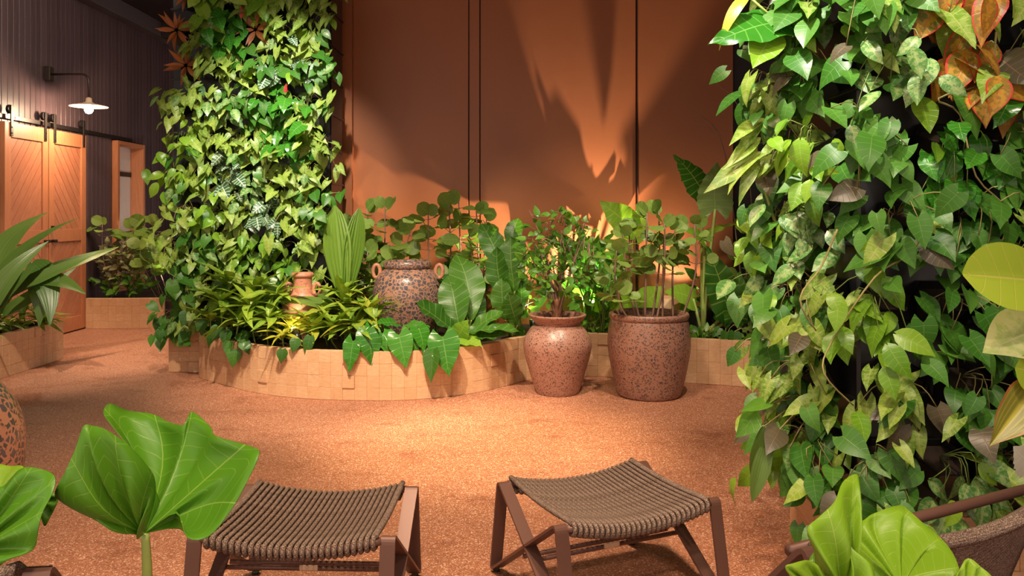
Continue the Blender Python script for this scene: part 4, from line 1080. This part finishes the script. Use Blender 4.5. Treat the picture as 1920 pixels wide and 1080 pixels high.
# ------------------------------------------------------------------ foreground leaves
def fan_leaf(plant, p0, d0, outline, mat, name='leaf', rings=9, ripple=.012, per=4, cup=0.0):
    """blade spread from the stalk joint p0; outline: (px, py, depth) of the blade margin"""
    c = P(*p0, d0)
    pts = [P(a, b, d) for a, b, d in outline]; n0 = len(pts); cl = []
    for i in range(n0 - 1):
        q0 = pts[max(i-1, 0)]; q1 = pts[i]; q2 = pts[i+1]; q3 = pts[min(i+2, n0-1)]
        for k in range(per):
            t = k / per; cl.append(.5 * ((2*q1) + (q2-q0)*t + (2*q0-5*q1+4*q2-q3)*t*t + (3*q1-q0-3*q2+q3)*t**3))
    cl.append(pts[-1]); K = len(cl); vs = []; uv = []; fs = []
    for r in range(rings + 1):
        q = r / rings
        for k, e in enumerate(cl):
            p = c + (e - c) * q
            p = p + V((0, ripple * math.sin(k * 2 * pi / K * 5 + 2 * q) * math.sin(q * pi) + cup * math.sin(q * pi), 0))
            vs.append(p - plant.root); uv.append((k / (K - 1), q))
    for r in range(rings):
        for k in range(K - 1):
            a = r * K + k; fs.append((a, a + 1, a + K + 1, a + K))
    o = MB().add(vs, fs, uv).obj(name, mat, plant.t, smooth=True)
    md = o.modifiers.new('thickness', 'SOLIDIFY'); md.thickness = .0016; md.offset = 0
    return o
def tub(root, h, r, label):
    t = thing('plastic_tub', label, 'pot', (root[0], root[1], 0))
    MB().lathe([(r * .75, 0), (r, h - .02), (r * 1.05, h - .02), (r * 1.05, h), (r * .95, h), (r * .92, h - .05), (0, h - .05)], 28).obj('body', M['black'], t)
    MB().lathe([(0, h - .045), (r * .92, h - .045), (r * .9, h - .055), (0, h - .055)], 20).obj('soil', M['soil'], t)
er = V((-.72, 1.62, .27))
tub(er, .32, .15, 'black pot of the left foreground elephant ear')
p = Plant('elephant_ear', 'big glossy elephant ear plant in the left foreground', 'plant', er); p.sm = M['stalk']
fan_leaf(p, (272, 1000), 1.52, [(272, 1000, 1.52), (330, 962, 1.50), (352, 1008, 1.44), (392, 1005, 1.44), (432, 958, 1.45), (462, 905, 1.47), (486, 850, 1.50), (468, 836, 1.54), (405, 818, 1.60), (394, 800, 1.66), (360, 772, 1.72), (345, 796, 1.70), (318, 792, 1.74), (285, 776, 1.78), (240, 770, 1.78), (206, 757, 1.76), (194, 772, 1.72), (205, 792, 1.68), (250, 850, 1.62), (285, 920, 1.56), (272, 1000, 1.52)], L['ear'], cup=.05)
fan_leaf(p, (270, 1000), 1.515, [(270, 1000, 1.515), (235, 972, 1.49), (160, 945, 1.45), (104, 932, 1.42), (122, 885, 1.40), (140, 845, 1.40), (156, 800, 1.41), (172, 798, 1.42), (200, 806, 1.43), (245, 838, 1.45), (280, 878, 1.47), (291, 905, 1.49), (288, 945, 1.50), (270, 1000, 1.515)], L['ear'], cup=-.03)
p.trunk([er, V((-.715, 1.56, .5)), P(276, 1080, 1.53), P(272, 1000, 1.52)], .014, .0075, M['stalk'], 'stalk', 10)
fan_leaf(p, (-60, 1040), 1.42, [(-60, 1040, 1.42), (-10, 1062, 1.38), (18, 1048, 1.36), (62, 1030, 1.36), (72, 990, 1.36), (80, 960, 1.37), (98, 925, 1.39), (104, 900, 1.41), (95, 886, 1.42), (60, 876, 1.43), (38, 880, 1.44), (20, 898, 1.45), (5, 912, 1.46), (-40, 930, 1.46), (-60, 1040, 1.42)], L['ear'])
fan_leaf(p, (-20, 960), 1.55, [(-20, 960, 1.55), (20, 930, 1.55), (45, 878, 1.56), (20, 874, 1.6), (-20, 876, 1.6), (-20, 960, 1.55)], L['earlight'])
fan_leaf(p, (70, 930), 1.50, [(70, 930, 1.5), (82, 985, 1.5), (95, 968, 1.5), (108, 940, 1.5), (100, 925, 1.5), (70, 930, 1.5)], L['ear'])
p.trunk([er, V((-.95, 1.5, .45)), P(-70, 1100, 1.45), P(-60, 1040, 1.42)], .013, .007, M['stalk'], 'stalk', 10)
p.done()
rr_ = V((.50, .92, .27))
tub(rr_, .32, .15, 'black pot of the right foreground elephant ear')
p = Plant('elephant_ear', 'lime green elephant ear plant in the right foreground', 'plant', rr_); p.sm = M['stalk']
fan_leaf(p, (1690, 1100), 1.02, [(1640, 1130, 1.0), (1600, 1020, 1.04), (1585, 1000, 1.10), (1598, 988, 1.12), (1620, 975, 1.12), (1640, 962, 1.13), (1685, 948, 1.14), (1705, 958, 1.13), (1735, 985, 1.11), (1765, 1010, 1.08), (1785, 1035, 1.05), (1798, 1065, 1.02), (1800, 1100, 1.0)], L['earlight'], cup=.02)
fan_leaf(p, (1575, 1110), 1.0, [(1530, 1120, 1.0), (1528, 1040, .99), (1513, 994, .97), (1535, 970, .98), (1565, 940, 1.0), (1580, 905, 1.03), (1602, 889, 1.05), (1610, 900, 1.05), (1605, 940, 1.03), (1590, 975, 1.02), (1582, 1000, 1.0), (1600, 1030, .98), (1630, 1055, .97), (1640, 1085, .97), (1642, 1120, .97)], L['earlight'], cup=-.02)
fan_leaf(p, (1560, 1130), .98, [(1545, 1135, .98), (1500, 1100, .95), (1474, 1068, .94), (1482, 1058, .94), (1520, 1052, .96), (1550, 1080, .97), (1570, 1130, .98)], L['earlight'])
fan_leaf(p, (1790, 1125), .99, [(1775, 1130, .99), (1796, 1075, .99), (1815, 1047, 1.0), (1838, 1062, .99), (1862, 1085, .98), (1870, 1125, .97)], L['earlight'])
fan_leaf(p, (1545, 1070), 1.05, [(1520, 1080, 1.05), (1515, 1055, 1.06), (1534, 1026, 1.08), (1545, 1040, 1.07), (1560, 1080, 1.05)], L['ear'])
for bx in (1575, 1690, 1790): p.trunk([rr_, (rr_ + P(bx, 1120, 1.0)) / 2, P(bx, 1110, 1.0)], .013, .008, M['stalk'], 'stalk', 8)
p.done()
fr_ = V((1.45, 2.05, .27))
tub(fr_, .32, .16, 'black pot of the tall plant at the right edge')
p = Plant('rubber_plant', 'tall broad-leaved plant reaching in from the right edge', 'plant', fr_); p.sm = M['twig']
stem_ = [fr_, V((1.46, 2.06, .8)), V((1.44, 2.05, 1.4))]; p.trunk(stem_, .014, .008, M['twig'], 'stem', 8)
for kd, bx, by, tx, ty, d0, d1, wsc, nv in (('oval', 1962, 528, 1812, 512, 1.95, 1.80, .52, (.0, -1, .3)), ('pale', 1965, 610, 1848, 655, 1.95, 1.85, 1.0, (0, -1, .8)), ('oval', 1960, 700, 1906, 690, 1.9, 1.85, .9, (-.2, -1, .1)), ('sunset', 1950, 712, 1857, 836, 1.9, 1.85, .78, (-.35, -1, .1)), ('frost', 1940, 880, 1902, 838, 1.85, 1.8, 1.2, (-.2, -1, .2))):
    a = P(bx, by, d0); b = P(tx, ty, d1); p.leaf(kd, a, b - a, nv, (b - a).length, wsc)
    p.stem([V((1.45, 2.05, a.z - .03)), a], .004, 5)
p.done()
# shoots springing from the near living wall towards the terracotta wall
p = Plant('leafy_shoot', 'upright shoot with pointed pale leaves leaning left off the near living wall', 'shoot', V((1.12, 3.0, 1.0))); p.sm = M['stalk']
p.trunk([V((1.12, 3.0, 1.0)), P(1448, 400, 2.95), P(1420, 290, 2.9), P(1412, 215, 2.9)], .007, .004, M['stalk'], 'stalk', 7)
for bx, by, tx, ty, wsc, nv in ((1432, 222, 1372, 255, .9, (-.3, -.8, .9)), (1430, 228, 1385, 270, .7, (0, -1, .5)), (1425, 258, 1372, 290, .9, (-.2, -.8, .9)), (1420, 262, 1390, 300, .7, (.1, -1, .4)), (1410, 300, 1340, 332, 1.1, (-.1, -.7, 1)), (1432, 285, 1365, 303, .9, (0, -.6, 1)), (1420, 300, 1395, 345, .9, (0, -1, .3))):
    a = P(bx, by, 2.88); b = P(tx, ty, 2.78); p.leaf('lance', a, b - a, nv, (b - a).length * 1.05, wsc); p.stem([P(1420, by + 14, 2.9), a], .003, 4)
p.done()
p = Plant('bird_nest_fern', 'bright wavy leaf pair jutting left from the top of the near living wall', 'fern', P(1480, 60, 2.8)); p.sm = M['stalk']
for kd, bx, by, tx, ty, wsc, nv in (('glossy', 1455, 42, 1344, 52, .9, (-.1, -.7, .8)), ('pothos', 1450, 60, 1415, 118, 1.1, (-.2, -1, .2)), ('yellow', 1402, -8, 1355, 26, 1.0, (0, -1, .5))):
    a = P(bx, by, 2.75); b = P(tx, ty, 2.65); p.leaf(kd, a, b - a, nv, (b - a).length, wsc); p.stem([P(1480, 60, 2.8), a], .005, 5)
p.done()
# loose tendrils over the near wall
for k, (pts, lab) in enumerate(((((1868, 60), (1850, 150), (1760, 185), (1800, 215), (1830, 330), (1890, 400), (1860, 500)), 'long loose tan vine looping down the right of the near living wall'),
                               (((1740, 430), (1700, 480), (1640, 520), (1560, 640), (1545, 700), (1600, 760)), 'thin tan vine stem hanging across the middle of the near living wall'),
                               (((1570, 430), (1540, 500), (1500, 560), (1530, 620)), 'short tan vine stem on the left part of the near living wall'))):
    q = [P(a, b, 2.42 + .04 * (i % 2)) for i, (a, b) in enumerate(pts)]
    pv = Plant('bare_vine', lab, 'vine', q[0], 'loose vine stems'); pv.trunk(q, .0035, .0025, M['vine'], 'vine_stem', 5); pv.done()

# filler planting between the larger plants of the curved bed
for cx_, cy_, d_, rx, rz_, n_, sz, kd, lab in ((975, 520, 6.75, .22, .28, 70, .11, 'small', 'upright green shrub rising behind the flared pot on its left'),
        (1130, 500, 6.7, .16, .30, 60, .10, 'small', 'upright green shrub between the two potted shrubs'),
        (820, 560, 6.75, .14, .22, 45, .11, 'ivy', 'dark leafy shrub between handled jar and paddle plant'),
        (690, 500, 7.2, .30, .22, 60, .12, 'ivy', 'dark undergrowth beneath the sea grape left of the jar'),
        (1330, 560, 7.1, .22, .24, 50, .12, 'ivy', 'dark undergrowth behind the tall alocasia'),
        (1410, 560, 6.75, .16, .28, 55, .11, 'small', 'leafy shrub in the far right corner of the bed'),
        (880, 520, 7.3, .30, .22, 60, .12, 'ivy', 'dark undergrowth between the pale sea grape trunks')):
    bush('leafy_shrub', lab, 'shrub', gr(cx_, d_), P(cx_, cy_, d_), (rx, .13, rz_), n_, kd, sz, 'stem', branches=6, trunk=.005)

p = Plant('hanging_shoot', 'long drooping blade and small leaves dangling from the lower left of the near living wall', 'shoot', V((1.14, 2.9, .62))); p.sm = M['vine']
for kd, bx, by, tx, ty, wsc, nv in (('strap2', 1440, 828, 1412, 938, 1.7, (-.3, -1, .2)), ('strap2', 1432, 800, 1418, 905, 1.5, (.2, -1, .2)), ('small', 1420, 770, 1388, 818, 1.0, (-.2, -1, .3)), ('small', 1450, 755, 1396, 760, .6, (0, -.5, 1)), ('bronze', 1462, 805, 1440, 845, 1.0, (0, -1, .3)), ('variegated', 1480, 840, 1500, 912, 1.0, (.2, -1, .3)), ('heart', 1520, 880, 1540, 925, 1.0, (.1, -1, .2))):
    a = P(bx, by, 2.75); b = P(tx, ty, 2.68); p.leaf(kd, a, b - a, nv, (b - a).length, wsc); p.stem([V((1.14, 2.9, .62)), (a + V((1.14, 2.9, .62))) / 2 + V((0, 0, .05)), a], .0028, 4)
p.done()
